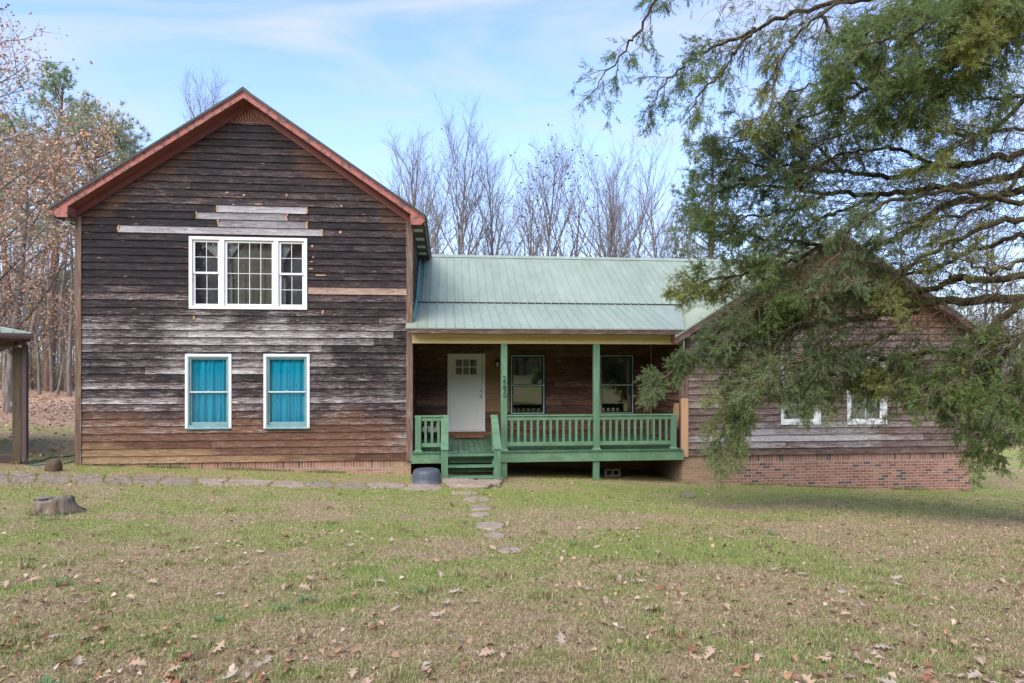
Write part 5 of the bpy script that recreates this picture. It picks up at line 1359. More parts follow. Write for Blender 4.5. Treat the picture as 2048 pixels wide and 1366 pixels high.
WRT = ['bare trunk just past the right brick corner', 'leaning bare tree over the rail fence', 'far bare trunk behind the rail fence', 'tall bare tree at the end of the rail fence', 'small far sapling behind the rail fence', 'bare tree past the fence at the edge of the view', 'far trunk close behind the right wing', 'low twiggy sapling against the rail fence', 'bare tree behind the right gable peak', 'tall bare tree behind the cedar limbs', 'bare tree behind the right roof slope', 'bare tree behind the cedar above the green roof', 'bare tree behind the ridge end and cedar']
for i, (px, Yt, k) in enumerate(WR): put_copy(protoS[k], place_at(px, Yt), rr.random() * 6.28, rr.uniform(.85, 1.1), WRT[i], GW)
# evergreen and twiggy brush that closes the woods
def thicket(name, seed, pts, label, kind, hgt, cols, n_each, size, twigs=90):
    """one tangled bush at each place"""
    g_ = np.random.default_rng(seed); out = []
    for i, (x, y) in enumerate(pts):
        z = gz1(x, y); h = hgt * g_.uniform(.7, 1.3); sg = []; tips = []
        for k in range(twigs):
            a = g_.uniform(0, 6.28); L = h * g_.uniform(.4, 1.0); d = norm(np.array([[math.cos(a) * .6, math.sin(a) * .6, g_.uniform(.5, 1.6)]]))[0]
            b = np.array([x, y, z - .1]) + np.array([g_.normal(0, h * .22), g_.normal(0, h * .22), 0]); p = b
            for q in range(4):
                d = norm((d + g_.normal(0, .22, 3) - np.array([0, 0, .08]))[None])[0]; e = p + d * L / 4; sg.append((*p, *e, .016 * (1 - q * .2), .013 * (1 - q * .2))); p = e
                tips.append(p)
        root = thing(name, (x, y, z), label[i], kind)
        segs_mesh('stems', sg, M['grey_bark' if i % 2 else 'dark_bark'], root, 3)
        if n_each:
            T = np.array(tips); V, Fc, c = leaf_cards(T, None, n_each, size, g_, .18, cols); np_mesh('leaves', V, Fc, M['foliage'], root, tone=c)
        out.append(root)
    return out
bp = [(on_plane(px, 700, Yb)[0], Yb) for px, Yb in ((1950, 33), (1985, 35), (2020, 34), (2052, 36), (2000, 44), (2045, 47), (1940, 40))]
thicket('bush', 5, bp, ['olive bush right behind the brick corner', 'tangled olive bush over the rail fence', 'grey twiggy bush behind the fence middle', 'pale bush at the end of the fence', 'taller bush set back behind the fence', 'far bush at the edge of the view', 'bush half hidden behind the wing corner'], 'bush', 3.6, [(.17, .20, .08), (.23, .25, .12), (.12, .15, .06), (.27, .25, .15)], 3, .14)
bp = [(on_plane(px, 700, Yb)[0], Yb) for px, Yb in ((5, 52), (40, 55), (75, 53), (108, 56), (135, 52), (158, 55), (180, 58), (20, 64), (88, 66), (150, 67))]
thicket('shrub', 6, bp, ['brown shrub far behind the carport', 'yellowish shrub behind the carport post', 'russet shrub at the clearing edge', 'twiggy shrub in the middle of the woods edge', 'olive shrub near the house corner', 'brush close behind the corner board', 'brush hidden by the house corner', 'far shrub over the carport eave', 'far yellowish shrub deep in the woods', 'far brush beside the gable'], 'shrub', 4.2, [(.33, .30, .11), (.40, .26, .13), (.28, .19, .10), (.26, .27, .10)], 3, .16)
# far wood that closes the horizon as one mass
def far_wood():
    g_ = np.random.default_rng(9); sg = []
    for k in range(2600):
        a = g_.uniform(-1.25, 1.25); d = g_.uniform(80, 130); x, y = d * math.sin(a + YAW), d * math.cos(a + YAW); h = g_.uniform(8, 15) * (1.0 if a < -.3 else .8); z = gz1(x, y) - .3
        p = np.array([x, y, z]); r0 = g_.uniform(.05, .13)
        q = p + np.array([g_.normal(0, .5), 0, h]); sg.append((*p, *q, r0, .03))
        for j in range(9):
            t = g_.uniform(.15, .95); b = p + (q - p) * t; aa = g_.uniform(0, 6.28); L = g_.uniform(1.5, 4) * (1.1 - t * .6)
            e = b + np.array([math.cos(aa) * L * .6, math.sin(aa) * L * .6, L * .8]); sg.append((*b, *e, .05, .02))
            for _ in range(2):
                f = b + (e - b) * g_.uniform(.3, .9); e2 = f + g_.normal(0, .8, 3) + np.array([0, 0, .9]); sg.append((*f, *e2, .03, .012))
    o = segs_mesh('distant_wood', sg, M['grey_bark'], None, 3); tag(o, 'far grey leafless wood closing the view behind the clearing', 'wood', None, 'stuff')
far_wood()
def front_wood():
    g_ = np.random.default_rng(19); sg = []; tips = []
    for k in range(260):
        x, y = g_.uniform(-45, 60), g_.uniform(-48, -17); h = g_.uniform(9, 17); z = gz1(x, y) - .3; p = np.array([x, y, z]); r0 = g_.uniform(.08, .2); q = p + np.array([g_.normal(0, .5), g_.normal(0, .5), h]); sg.append((*p, *q, r0, .03))
        for j in range(26):
            t = g_.uniform(.12, .97); b = p + (q - p) * t; aa = g_.uniform(0, 6.28); L = g_.uniform(1.5, 4) * (1.1 - t * .6)
            e = b + np.array([math.cos(aa) * L * .75, math.sin(aa) * L * .75, L * .6]); sg.append((*b, *e, .05, .02)); tips.append(e); tips.append((b + e) / 2)
            for _ in range(3):
                f = b + (e - b) * g_.uniform(.3, .9); e2 = f + g_.normal(0, .8, 3) + np.array([0, 0, .7]); sg.append((*f, *e2, .03, .012)); tips.append(e2)
    o = segs_mesh('facing_wood', sg, M['grey_bark'], None, 3); tag(o, 'brown wood facing the house, seen only as reflections in its panes', 'wood', None, 'stuff')
    V, Fc, c = leaf_cards(np.array(tips), None, 5, .42, g_, .5, BR + [(.12, .14, .06), (.2, .17, .1)]); l = np_mesh('leaves', V, Fc, M['dry_leaf'], o, tone=c); l['kind'] = 'stuff'
front_wood()
# ---- rail fence at the right
fen = thing('rail_fence', (on_plane(2000, 880, 31)[0], 31, gz1(28, 31)), 'weathered split-rail fence at the lawn edge beyond the brick corner', 'fence')
pf = [(on_plane(px, 880, Yq)[0], Yq) for px, Yq in ((1935, 29.5), (1985, 30.5), (2036, 31.5), (2085, 32.5))]
for i, (x, y) in enumerate(pf):
    mb = MB(); z = gz1(x, y); mb.tube([(x, y, z - .3), (x + .02, y, z + .95)], [.07, .06], 7); mb.build('post', M['grey_rail'], fen)
for i in range(3):
    for h in (.35, .75):
        (xa_, ya_), (xb_, yb_) = pf[i], pf[i + 1]
        mb = MB(); mb.tube([(xa_, ya_, gz1(xa_, ya_) + h), ((xa_ + xb_) / 2, (ya_ + yb_) / 2, (gz1(xa_, ya_) + gz1(xb_, yb_)) / 2 + h - .03 - .08 * (i == 1)), (xb_, yb_, gz1(xb_, yb_) + h + .03)], .045, 6); mb.build('rail', M['grey_rail'], fen)

# ================================================================ the big cedar in the foreground
TX, TY = 9.5, 9.3
def W3(px, py, Y): x, z = on_plane(px, py, Y); return np.array([x, Y, z])
TZ = gz1(TX, TY)
# limbs: [(px, py, distance)...], radius at the root, where foliage starts, foliage density, droop
T0 = lambda py: (2115, py, 9.3)
LIMBS = [
 ([T0(-90), (1950, -45, 9.6), (1800, -20, 9.8), (1708, 0, 10), (1600, 22, 10.2), (1510, 57, 10.3), (1431, 94, 10.4), (1370, 125, 10.5), (1325, 175, 10.5), (1300, 215, 10.5)], .085, .42, 0.68, .9),
 ([T0(-200), (1900, -140, 9.2), (1650, -80, 9.4), (1480, -60, 9.6), (1380, -30, 9.8), (1317, 0, 9.9), (1277, 61, 10), (1247, 101, 10), (1185, 185, 10)], .075, .55, 0.50, .95),
 ([(1510, 57, 10.3), (1470, 105, 10.2), (1440, 150, 10.1), (1400, 190, 10), (1370, 245, 10)], .035, .2, 0.72, .9),
 ([(1680, 5, 10), (1600, 60, 9.7), (1560, 120, 9.6), (1545, 180, 9.6), (1535, 235, 9.6)], .035, .25, 0.68, .9),
 ([(1640, 25, 10.1), (1670, 75, 9.9), (1700, 120, 9.8), (1730, 150, 9.8)], .04, 0.08, 1.05, .5),
 ([T0(20), (2048, 57, 9.4), (1940, 101, 9.6), (1809, 163, 9.9), (1734, 180, 10.1), (1677, 211, 10.3), (1600, 240, 10.4), (1560, 262, 10.5)], .085, .45, 0.81, .4),
 ([T0(-40), (1980, 0, 8.6), (1880, 40, 8.4), (1790, 75, 8.3), (1710, 95, 8.3)], .07, 0.12, 1.40, .35),
 ([T0(-60), (2020, -10, 8.8), (1960, 30, 8.6), (1900, 90, 8.5), (1860, 130, 8.5)], .05, 0.08, 1.12, .4),
 ([T0(-30), (2060, 10, 8.4), (2010, 40, 8.2), (1965, 90, 8.1)], .05, 0.08, 1.29, .4),
 ([T0(120), (2007, 246, 9.6), (1940, 270, 9.8), (1850, 255, 10), (1760, 240, 10.2), (1680, 270, 10.4), (1610, 300, 10.5)], .06, 0.36, 0.94, .4),
 ([T0(300), (2030, 308, 9.5), (1941, 325, 9.7), (1870, 334, 9.9), (1783, 351, 10.1), (1690, 345, 10.3), (1600, 335, 10.5), (1510, 330, 10.7), (1440, 310, 10.9)], .085, .6, 0.94, .25),
 ([T0(330), (1963, 365, 9.8), (1853, 378, 10.1), (1760, 390, 10.4), (1660, 385, 10.7), (1560, 375, 10.9), (1470, 370, 11.1), (1425, 395, 11.2)], .09, .55, 1.08, .3),
 ([T0(360), (1985, 395, 10), (1897, 409, 10.4), (1809, 466, 10.7), (1756, 488, 10.9), (1660, 490, 11.2), (1570, 480, 11.4), (1490, 470, 11.6), (1425, 440, 11.8)], .10, .6, 1.15, .35),
 ([(1660, 490, 11.2), (1590, 520, 11.3), (1520, 540, 11.4), (1440, 555, 11.5), (1365, 578, 11.5)], .05, .3, 1.59, .35),
 ([(1756, 488, 10.9), (1680, 545, 10.9), (1600, 580, 10.9), (1530, 610, 10.9), (1470, 640, 11), (1420, 680, 11)], .05, .3, 1.40, .6),
 ([T0(590), (1965, 603, 9.5), (1854, 603, 9.9), (1780, 622, 10.2), (1700, 640, 10.5), (1610, 650, 10.8), (1520, 670, 11), (1440, 690, 11.2), (1370, 725, 11.3), (1300, 772, 11.4)], .115, .5, 1.34, .6),
 ([T0(545), (1965, 562, 9.3), (1916, 556, 9.6), (1875, 577, 9.8), (1821, 585, 10), (1719, 597, 10.4), (1620, 600, 10.8), (1540, 620, 11.1), (1490, 690, 11.2), (1470, 760, 11.2), (1450, 850, 11.2), (1435, 905, 11.2)], .085, .55, 1.12, .85),
 ([T0(560), (2022, 622, 9.4), (1973, 675, 9.6), (1932, 704, 9.8), (1834, 708, 10.1), (1760, 724, 10.4), (1690, 745, 10.6), (1625, 755, 10.8), (1590, 765, 10.9)], .095, .4, 1.17, .7),
 ([(1932, 704, 9.8), (1900, 740, 9.9), (1840, 760, 10), (1780, 765, 10.1), (1745, 770, 10.1)], .05, .2, 0.90, .7),
 ([(1854, 603, 9.9), (1790, 660, 10), (1730, 690, 10.1), (1660, 700, 10.2), (1600, 720, 10.3), (1540, 745, 10.4), (1515, 775, 10.4)], .05, .3, 1.34, .75),
 ([T0(640), (2030, 690, 9.2), (1990, 730, 9.3), (1950, 770, 9.4), (1900, 800, 9.5)], .06, .15, 1.01, .8),
 ([T0(660), (2060, 720, 8.9), (2020, 760, 9), (1985, 800, 9), (1980, 860, 9), (1985, 905, 9)], .05, .15, 0.94, .85),
 ([T0(700), (2075, 760, 8.8), (2045, 810, 8.8), (2030, 840, 8.8)], .045, .1, 0.94, .8),
 ([T0(440), (2020, 440, 9.2), (1930, 470, 9.3), (1850, 510, 9.4), (1790, 560, 9.4), (1760, 610, 9.4)], .07, .45, 0.63, .6),
 ([T0(400), (2000, 400, 9), (1900, 380, 9), (1800, 400, 9.1), (1720, 440, 9.1), (1680, 500, 9.2), (1690, 560, 9.2)], .07, .5, 0.81, .7),
 ([(1870, 334, 9.9), (1800, 300, 9.8), (1720, 300, 9.8), (1640, 330, 9.8), (1590, 390, 9.8)], .045, .35, 0.81, .5),
 ([(1940, 101, 9.6), (1880, 150, 9.4), (1820, 210, 9.4), (1780, 270, 9.4)], .04, 0.16, 0.94, .5),
 ([T0(160), (2050, 190, 9), (1985, 200, 8.9), (1930, 190, 8.8), (1880, 190, 8.8)], .05, 0.32, 0.82, .5),
 ([T0(480), (2040, 520, 9), (1990, 545, 8.9), (1950, 530, 8.8), (1900, 510, 8.8)], .05, .5, 0.45, .5),
 ([(1734, 180, 10.1), (1680, 160, 10), (1620, 170, 10), (1560, 200, 10), (1530, 250, 10)], .03, .1, 0.72, .7),
 ([(1690, 345, 10.3), (1630, 290, 10.3), (1560, 270, 10.4), (1500, 275, 10.5), (1430, 300, 10.6)], .035, .2, 0.94, .3),
 ([(1660, 385, 10.7), (1590, 420, 10.8), (1520, 430, 10.9), (1455, 455, 11), (1430, 490, 11)], .035, .15, 1.15, .4),
 ([(1760, 390, 10.4), (1690, 420, 10.4), (1620, 450, 10.5), (1560, 520, 10.6), (1540, 600, 10.6)], .035, .2, 1.12, .7),
 ([(1610, 650, 10.8), (1560, 690, 10.9), (1520, 740, 11), (1480, 800, 11), (1465, 880, 11)], .03, .1, 1.40, .85),
 ([(1700, 640, 10.5), (1660, 680, 10.5), (1620, 730, 10.6), (1600, 765, 10.6), (1600, 765, 10.6)], .03, .1, 1.31, .8),
 ([(1834, 708, 10.1), (1800, 740, 10.1), (1790, 735, 10.2), (1785, 750, 10.2)], .03, .1, 1.08, .8),
 ([(1973, 675, 9.6), (1930, 720, 9.6), (1880, 760, 9.7), (1865, 760, 9.7), (1865, 775, 9.7)], .03, .1, 1.01, .8),
 ([T0(610), (2050, 660, 9), (1990, 690, 9), (1930, 740, 9.1), (1900, 790, 9.1)], .04, .2, 1.08, .7),
 ([T0(300), (2040, 260, 8.9), (1970, 270, 8.8), (1900, 300, 8.8), (1850, 350, 8.8)], .04, 0.32, 0.82, .6),
 ([T0(230), (2050, 330, 9.3), (1960, 420, 9.4), (1860, 440, 9.5), (1770, 460, 9.6), (1700, 520, 9.7)], .05, .5, 0.81, .6),
 ([T0(500), (2040, 470, 9.6), (1950, 500, 9.8), (1860, 540, 10), (1770, 560, 10.2), (1680, 590, 10.5), (1600, 640, 10.7)], .06, .5, 1.29, .6),
 ([T0(-20), (2040, 60, 8.7), (1960, 130, 8.7), (1880, 170, 8.7), (1800, 190, 8.8), (1730, 230, 8.8)], .05, 0.28, 1.17, .5),
 ([T0(-120), (1980, -50, 8.8), (1850, 0, 8.8), (1750, 50, 8.9), (1680, 130, 8.9), (1660, 190, 8.9)], .05, 0.32, 1.22, .5),
]
cr2 = random.Random(77)
cedar_segs = []; thin = []; SPR = []
tr_pts = [(TX, TY, TZ - .3), (TX - .02, TY, TZ + .3), (TX - .05, TY, TZ + 2), (TX, TY + .05, TZ + 4.5), (TX + .05, TY, TZ + 7), (TX, TY, TZ + 9.5), (TX, TY, TZ + 12)]
cedar = thing('cedar_tree', (TX, TY, TZ), 'huge old cedar with mossy sweeping limbs and drooping green sprays before the brown wing', 'tree')
mb = MB(); mb.tube(tr_pts, [.46, .36, .31, .27, .21, .13, .03], 14); mb.build('trunk', M['cedar_bark'], cedar, True)
def crom(P, n):
    P = np.asarray(P); out = []
    for i in range(len(P) - 1):
        p0 = P[max(i - 1, 0)]; p1, p2 = P[i], P[i + 1]; p3 = P[min(i + 2, len(P) - 1)]
        for k in range(n):
            t = k / n; out.append(.5 * (2 * p1 + (p2 - p0) * t + (2 * p0 - 5 * p1 + 4 * p2 - p3) * t * t + (3 * p1 - p0 - 3 * p2 + p3) * t ** 3))
    out.append(P[-1]); return np.array(out)
gC = np.random.default_rng(12)
def unit(v): return v / (np.linalg.norm(v) + 1e-9)
def branchlet(p, d, L, droop, lvl, dens, ty):
    """a side branch: droops, forks, carries foliage sprays"""
    n = 6 if lvl == 0 else 4; q = p; step = L / n; r0 = (.0035 + .009 * L) if lvl == 0 else .0042
    for i in range(n):
        d = unit(d + gC.normal(0, .14, 3) + np.array([0, 0, -.13 * droop]))
        e = q + d * step; thin.append((*q, *e, r0 * (1 - .75 * i / n), r0 * (1 - .75 * (i + 1) / n)))
        t = (i + 1) / n
        if lvl == 0:
            for _ in range(2 if dens > .3 else 1):
                if gC.random() < .85 * min(1, dens + .35):
                    s_ = unit(np.cross(d, gC.normal(0, 1, 3))); dd = unit(d * .75 + s_ * .8 + np.array([0, 0, -.2 * droop]))
                    branchlet(e, dd, L * gC.uniform(.28, .5) * (1.1 - .4 * t), droop, 1, dens, ty)
        if (lvl == 1 or t > .5):
            for _ in range(3):
                if gC.random() < .24 * min(1.3, dens):
                    s_ = unit(np.cross(d, gC.normal(0, 1, 3))); SPR.append((*(q + (e - q) * gC.random()), *unit(d * .7 + s_ * .75 + np.array([0, 0, .12 - .35 * droop])), ty))
        q = e
    if dens > .1:
        for _ in range(1 + int(gC.random() * 2.4 * min(1.2, dens + .2))):
            SPR.append((*(q - d * L * gC.uniform(0, .25)), *unit(d + gC.normal(0, .55, 3) + np.array([0, 0, .1 - .25 * droop])), ty))
for li, (pts, r0, fs, dens, droop) in enumerate(LIMBS):
    C = crom([W3(*p) for p in pts], 6); n = len(C)
    C[1:-1] += gC.normal(0, .024, (n - 2, 3))
    seg = np.linalg.norm(np.diff(C, axis=0), axis=1); S = np.concatenate([[0], np.cumsum(seg)]); tot = S[-1]
    for i in range(n - 1):
        t0, t1 = S[i] / tot, S[i + 1] / tot
        cedar_segs.append((*C[i], *C[i + 1], .62 * r0 * (1 - t0) ** .7 + .005, .62 * r0 * (1 - t1) ** .7 + .005))
    s = .05 * tot if len(pts[0]) and pts[0][0] > 2100 else 0.02
    lk = .5 if pts[-1][0] < 1310 and pts[-1][1] > 700 else 1.0
    ty = li % 5; pin = .75 if np.mean([p_[1] for p_ in pts]) < 430 else .48
    while s < tot:
        t = s / tot; i = min(n - 2, int(np.searchsorted(S, s) - 1)); i = max(i, 0)
        p = C[i] + (C[i + 1] - C[i]) * ((s - S[i]) / max(seg[i], 1e-6)); d = unit(C[i + 1] - C[i])
        s_ = unit(np.cross(d, gC.normal(0, 1, 3) + np.array([0, 0, .6])))
        dd = unit(d * .9 + s_ * .85)
        if t > fs:
            f = min(1.0, (t - fs) / (1 - fs) * 3 + .3)
            branchlet(p, dd, gC.uniform(.35, 1.15) * (1.1 - .5 * t) * lk, droop, 0, dens * f * (.75 if lk < 1 else 1), ty); s += gC.uniform(.07, .17) / max(.5, min(.85 * dens, 1.15))
        else:       # inner bare twigs
            L = gC.uniform(.4, 1.6); q = p
            for k in range(5):
                dd = unit(dd + gC.normal(0, .2, 3) + np.array([0, 0, -.05])); e = q + dd * L / 5; thin.append((*q, *e, .006 * (1 - k * .17), .005 * (1 - k * .17)))
                for _ in range(2):
                    if gC.random() < .7:
                        e3 = e + unit(dd + gC.normal(0, .6, 3)) * L * .28; thin.append((*e, *e3, .0035, .0025)); e4 = e3 + unit(dd + gC.normal(0, .7, 3) - np.array([0, 0, .2])) * L * .2; thin.append((*e3, *e4, .0025, .0018))
                        if gC.random() < .13: SPR.append((*e4, *unit(e4 - e3), ty))
                q = e
            if gC.random() < pin:
                for _ in range(3): SPR.append((*q, *unit(dd + gC.normal(0, .4, 3)), ty))
            s += gC.uniform(.035, .09)
segs_mesh('limbs', cedar_segs, M['cedar_bark'], cedar, 8)
segs_mesh('twigs', thin, M['twig_bark'], cedar, 3)
S_ = np.array(SPR); P, D, ty = S_[:, :3], norm(S_[:, 3:6]), S_[:, 6].astype(int)
K = 15; N = len(P); print('sprays', N)
Ls = gC.uniform(.10, .20, N)
D, U, Wd = frames(D)
tt = (np.arange(K) + .5) / K
base = P[:, None, :] + D[:, None, :] * (tt[None, :, None] * Ls[:, None, None])
ph = gC.uniform(0, 6.28, (N, 1)) + np.arange(K)[None] * 2.4
sd = U[:, None, :] * np.cos(ph)[..., None] + Wd[:, None, :] * np.sin(ph)[..., None]
fd = norm(D[:, None, :] * 1.0 + sd * .75 + gC.normal(0, .2, (N, K, 3)) + np.array([0, 0, -.12]))
fl_ = Ls[:, None] * (.42 - .22 * tt[None]) * gC.uniform(.7, 1.3, (N, K))
sw = norm(np.cross(fd, gC.normal(0, 1, (N, K, 3)))) * .0056
V = np.stack([base, base + fd * (fl_[..., None] * .45) + sw, base + fd * fl_[..., None], base + fd * (fl_[..., None] * .45) - sw], 2).reshape(-1, 3)
pal = np.array([(.145, .20, .078), (.18, .245, .085), (.215, .285, .095), (.275, .295, .085), (.195, .245, .115)])
cs = pal[ty] * gC.uniform(.7, 1.35, (N, 1)); rus = gC.random(N) < .10; cs[rus] = np.array((.11, .095, .03)) * gC.uniform(.7, 1.2, (rus.sum(), 1))
# sprays near the lower porch-side tips are a paler grey-green
pp = sstep(3.4, 1.8, P[:, 2]) * sstep(7.4, 6.0, P[:, 0]); cs = cs * (1 - .5 * pp[:, None]) + np.array((.38, .43, .22)) * .5 * pp[:, None]
cc = np.repeat(np.repeat(cs, K, 0) * gC.uniform(.8, 1.2, (N * K, 1)), 4, 0)
np_mesh('foliage', V, np.arange(N * K * 4).reshape(-1, 4), M['foliage'], cedar, tone=cc)

# ================================================================ lawn: grass blades and fallen leaves
gG = np.random.default_rng(21)
def in_any(x, y):
    m = np.zeros(len(x), bool)
    for poly in STONES:
        P_ = np.array(poly); c = P_.mean(0); P_ = c + (P_ - c) * .95
        bx0, by0 = P_.min(0); bx1, by1 = P_.max(0); k = np.where((x > bx0) & (x < bx1) & (y > by0) & (y < by1))[0]
        if not len(k): continue
        ins = np.zeros(len(k), bool); X_, Y_ = x[k], y[k]
        for i in range(len(P_)):
            (xa, ya), (xb, yb) = P_[i], P_[(i + 1) % len(P_)]
            c_ = ((ya > Y_) != (yb > Y_)) & (X_ < (xb - xa) * (Y_ - ya) / (yb - ya + 1e-12) + xa); ins ^= c_
        m[k] |= ins
    return m
def sample(n, y0, y1, pw, margin=1.06):
    u = gG.random(n); a, b = y0 ** (1 - pw), y1 ** (1 - pw); y = (a + (b - a) * u) ** (1 / (1 - pw))
    e0, e1 = math.tan(YAW + math.atan(-1024 * margin / F)), math.tan(YAW + math.atan(1024 * margin / F))
    x = y * (e0 + (e1 - e0) * gG.random(n)); return x, y
def house_free(x, y):
    hit = (y > YF - .02) & (x > XL - .02) & (x < XR) | (y > YD + .35) & (x > XR) & (x < XB) | (y > YF - .02) & (x > XB) & (x < XE + .02)
    return ~hit
x, y = sample(1000000, 2.9, 22, 1.1, 1.42)
k = house_free(x, y) & ~in_any(x, y) & ~((x < -9.2) & (y > 15.6)); x, y = x[k], y[k]
gm = green_mask(x, y); thin_ = gG.random(len(x)) < .80 + .2 * gm; x, y, gm = x[thin_], y[thin_], gm[thin_]
n = len(x); clump = fbm(x * 6, y * 6, 2)
isg = gG.random(n) < np.clip((gm - .06) * 1.05 + (clump - .5) * .9, 0.03, .93)
h = np.where(isg, gG.uniform(.014, .040, n), gG.uniform(.010, .034, n)) * (.75 + .6 * clump)
lean = np.where(isg, gG.uniform(.15, 1.0, n), gG.uniform(.6, 2.4, n)); az = gG.uniform(0, 6.28, n)
L = h * 1.15; wd = gG.uniform(.0014, .0034, n) * (1 + .07 * np.maximum(y - 4, 0)); z = gz(x, y)
dirh = np.stack([np.cos(az), np.sin(az), np.zeros(n)], 1); b0 = np.stack([x, y, z - .004], 1)
sv = np.stack([-np.sin(az + gG.normal(0, .8, n)), np.cos(az), np.zeros(n)], 1) * wd[:, None]
upv = np.stack([np.zeros(n), np.zeros(n), np.ones(n)], 1)
mid_ = b0 + upv * (h * .6)[:, None] + dirh * (L * lean * .25)[:, None]; tip = b0 + upv * (h * (1 - .18 * np.minimum(lean, 2)))[:, None] + dirh * (L * lean * .75)[:, None]
V = np.stack([b0 - sv, b0 + sv, mid_ + sv * .7, tip, mid_ - sv * .7], 1)
grn = np.array([(.25, .30, .085), (.34, .38, .12), (.42, .44, .16), (.20, .26, .08), (.47, .45, .19)]); ded = np.array([(.51, .39, .22), (.42, .305, .17), (.61, .485, .29), (.29, .195, .11), (.71, .59, .38), (.44, .31, .19)])
fresh = np.clip(fbm(x * .8 + 40, y * .8, 2) * 1.6 - .5, 0, 1)[:, None]
cg = grn[gG.integers(0, 5, n)] * (1 - fresh * .35) + np.array((.26, .46, .10)) * fresh * .35
col = np.where(isg[:, None], cg, ded[gG.integers(0, 6, n)]) * gG.uniform(.7, 1.25, (n, 1))
Vf = V.reshape(-1, 3); q = np.arange(n)[:, None] * 5
grass = np_mesh('grass', Vf, np.concatenate([q + np.array([0, 1, 2, 4]), ], 0), M['grass_blade'], tone=np.repeat(col, 5, 0)) if False else None
tri = np.concatenate([q + np.array([[0, 1, 2]]), q + np.array([[0, 2, 4]]), q + np.array([[4, 2, 3]])], 0)
grass = np_mesh('grass', Vf, tri, M['grass_blade'], tone=np.repeat(col, 5, 0))
tag(grass, 'short thin winter grass, green blades among dead straw', 'grass', None, 'stuff')
# taller tufts where the mower cannot reach: along walls, posts and stones
tx_, ty_ = [], []
def tufts(xa, ya, xb, yb, n, sp=.05):
    t = gG.random(n); t = t[fbm(t * 9 + xa, t * 3 + ya, 2) > .42]; m = len(t)
    tx_.append(xa + (xb - xa) * t + gG.normal(0, .012, m)); ty_.append(ya + (yb - ya) * t - np.abs(gG.normal(0, sp, m)))
tufts(XL, YF - .01, XR, YF - .01, 5200); tufts(XB, YF - .01, XE, YF - .01, 5200); tufts(pxl, cyf + .27, pxr, cyf + .27, 300)
for (a_, b_, _) in posts: tufts(a_ - .05, YD + .03, b_ + .05, YD + .03, 260, .03)
for k_ in range(12): an = k_ * .52; tufts(sx_ + .3 * math.cos(an), sy_ + .26 * math.sin(an), sx_ + .3 * math.cos(an + .5), sy_ + .26 * math.sin(an + .5), 70, .03)
for poly in STONES[2:]:
    for i in range(len(poly)):
        if gG.random() > .35: continue
        (xa, ya), (xb, yb) = poly[i], poly[(i + 1) % len(poly)]; tufts(xa, ya, xb, yb, int(70 * math.hypot(xa - xb, ya - yb)) + 3, .015)
for _ in range(170):
    a_, b_ = sample(1, 3.5, 14, 1.2); 
    if green_mask(a_, b_)[0] < .3 or not house_free(a_, b_)[0]: continue
    m_ = int(gG.integers(25, 70)); tx_.append(a_ + gG.normal(0, .045, m_)); ty_.append(b_ + gG.normal(0, .045, m_))
x, y = np.concatenate(tx_), np.concatenate(ty_); n = len(x); h = gG.uniform(.03, .075, n); az = gG.uniform(0, 6.28, n); z = gz(x, y); wdt = gG.uniform(.003, .006, n)[:, None]
b0 = np.stack([x, y, z], 1); dh = np.stack([np.cos(az), np.sin(az), 0 * az], 1); sv = np.stack([-np.sin(az), np.cos(az), 0 * az], 1) * wdt; le = gG.uniform(.1, .9, n)[:, None]
mid_ = b0 + [0, 0, 1] * (h * .6)[:, None] + dh * le * (h * .25)[:, None]; tip = b0 + [0, 0, 1] * h[:, None] + dh * le * (h * .8)[:, None]
Vt = np.stack([b0 - sv, b0 + sv, mid_ + sv * .7, tip, mid_ - sv * .7], 1).reshape(-1, 3); q = np.arange(n)[:, None] * 5
ct = np.where((gG.random(n) < .65)[:, None], grn[gG.integers(0, 5, n)], ded[gG.integers(0, 6, n)]) * gG.uniform(.6, 1.15, (n, 1))
tag(np_mesh('edge_grass', Vt, np.concatenate([q + np.array([[0, 1, 2]]), q + np.array([[0, 2, 4]]), q + np.array([[4, 2, 3]])], 0), M['grass_blade'], tone=np.repeat(ct, 5, 0)), 'longer unmown grass along the walls, posts and stones', 'grass', None, 'stuff')
# fallen leaves
def leaf_outline(kind, r):
    if kind == 'oak':
        pts = []; lob = [(0, .0), (.10, .03), (.2, .14), (.24, .30), (.30, .10), (.42, .16), (.48, .42), (.55, .14), (.66, .15), (.74, .36), (.80, .12), (.9, .12), (1.0, 0)]
        return [(u + r.uniform(-.015, .015), v * r.uniform(.85, 1.1)) for u, v in lob]
    if kind == 'maple':
        return [(0, 0), (.08, .02), (.14, .30), (.24, .42), (.34, .22), (.46, .50), (.58, .46), (.62, .18), (.8, .16), (1.0, 0)]
    return [(0, 0), (.12, .08), (.3, .20), (.5, .25), (.7, .20), (.88, .09), (1.0, 0)]
def leaf_mesh(kind, seed):
    r = random.Random(seed); o = leaf_outline(kind, r); nn = len(o); V = []; Fc = []
    curl = r.uniform(.2, .9) * r.choice((-1, 1, 1)); fold = r.uniform(-.1, .6); tw = r.uniform(-.3, .3)
    def P_(u, v):
        zz = curl * ((u - .5) ** 2 * .9 - .15) + fold * abs(v) * 1.0 + tw * v * (u - .5) * 2; return (u - .5, v, zz)
    for s in (1, -1):
        b = len(V)
        for u, v in o: V += [P_(u, 0), P_(u, v * .5 * s), P_(u, v * s)]
        for i in range(nn - 1):
            for j in range(2):
                a = b + i * 3 + j; Fc.append((a, a + 3, a + 4, a + 1))
    zmin = min(v[2] for v in V); V = [(a, b, c - zmin) for a, b, c in V]
    return V, Fc
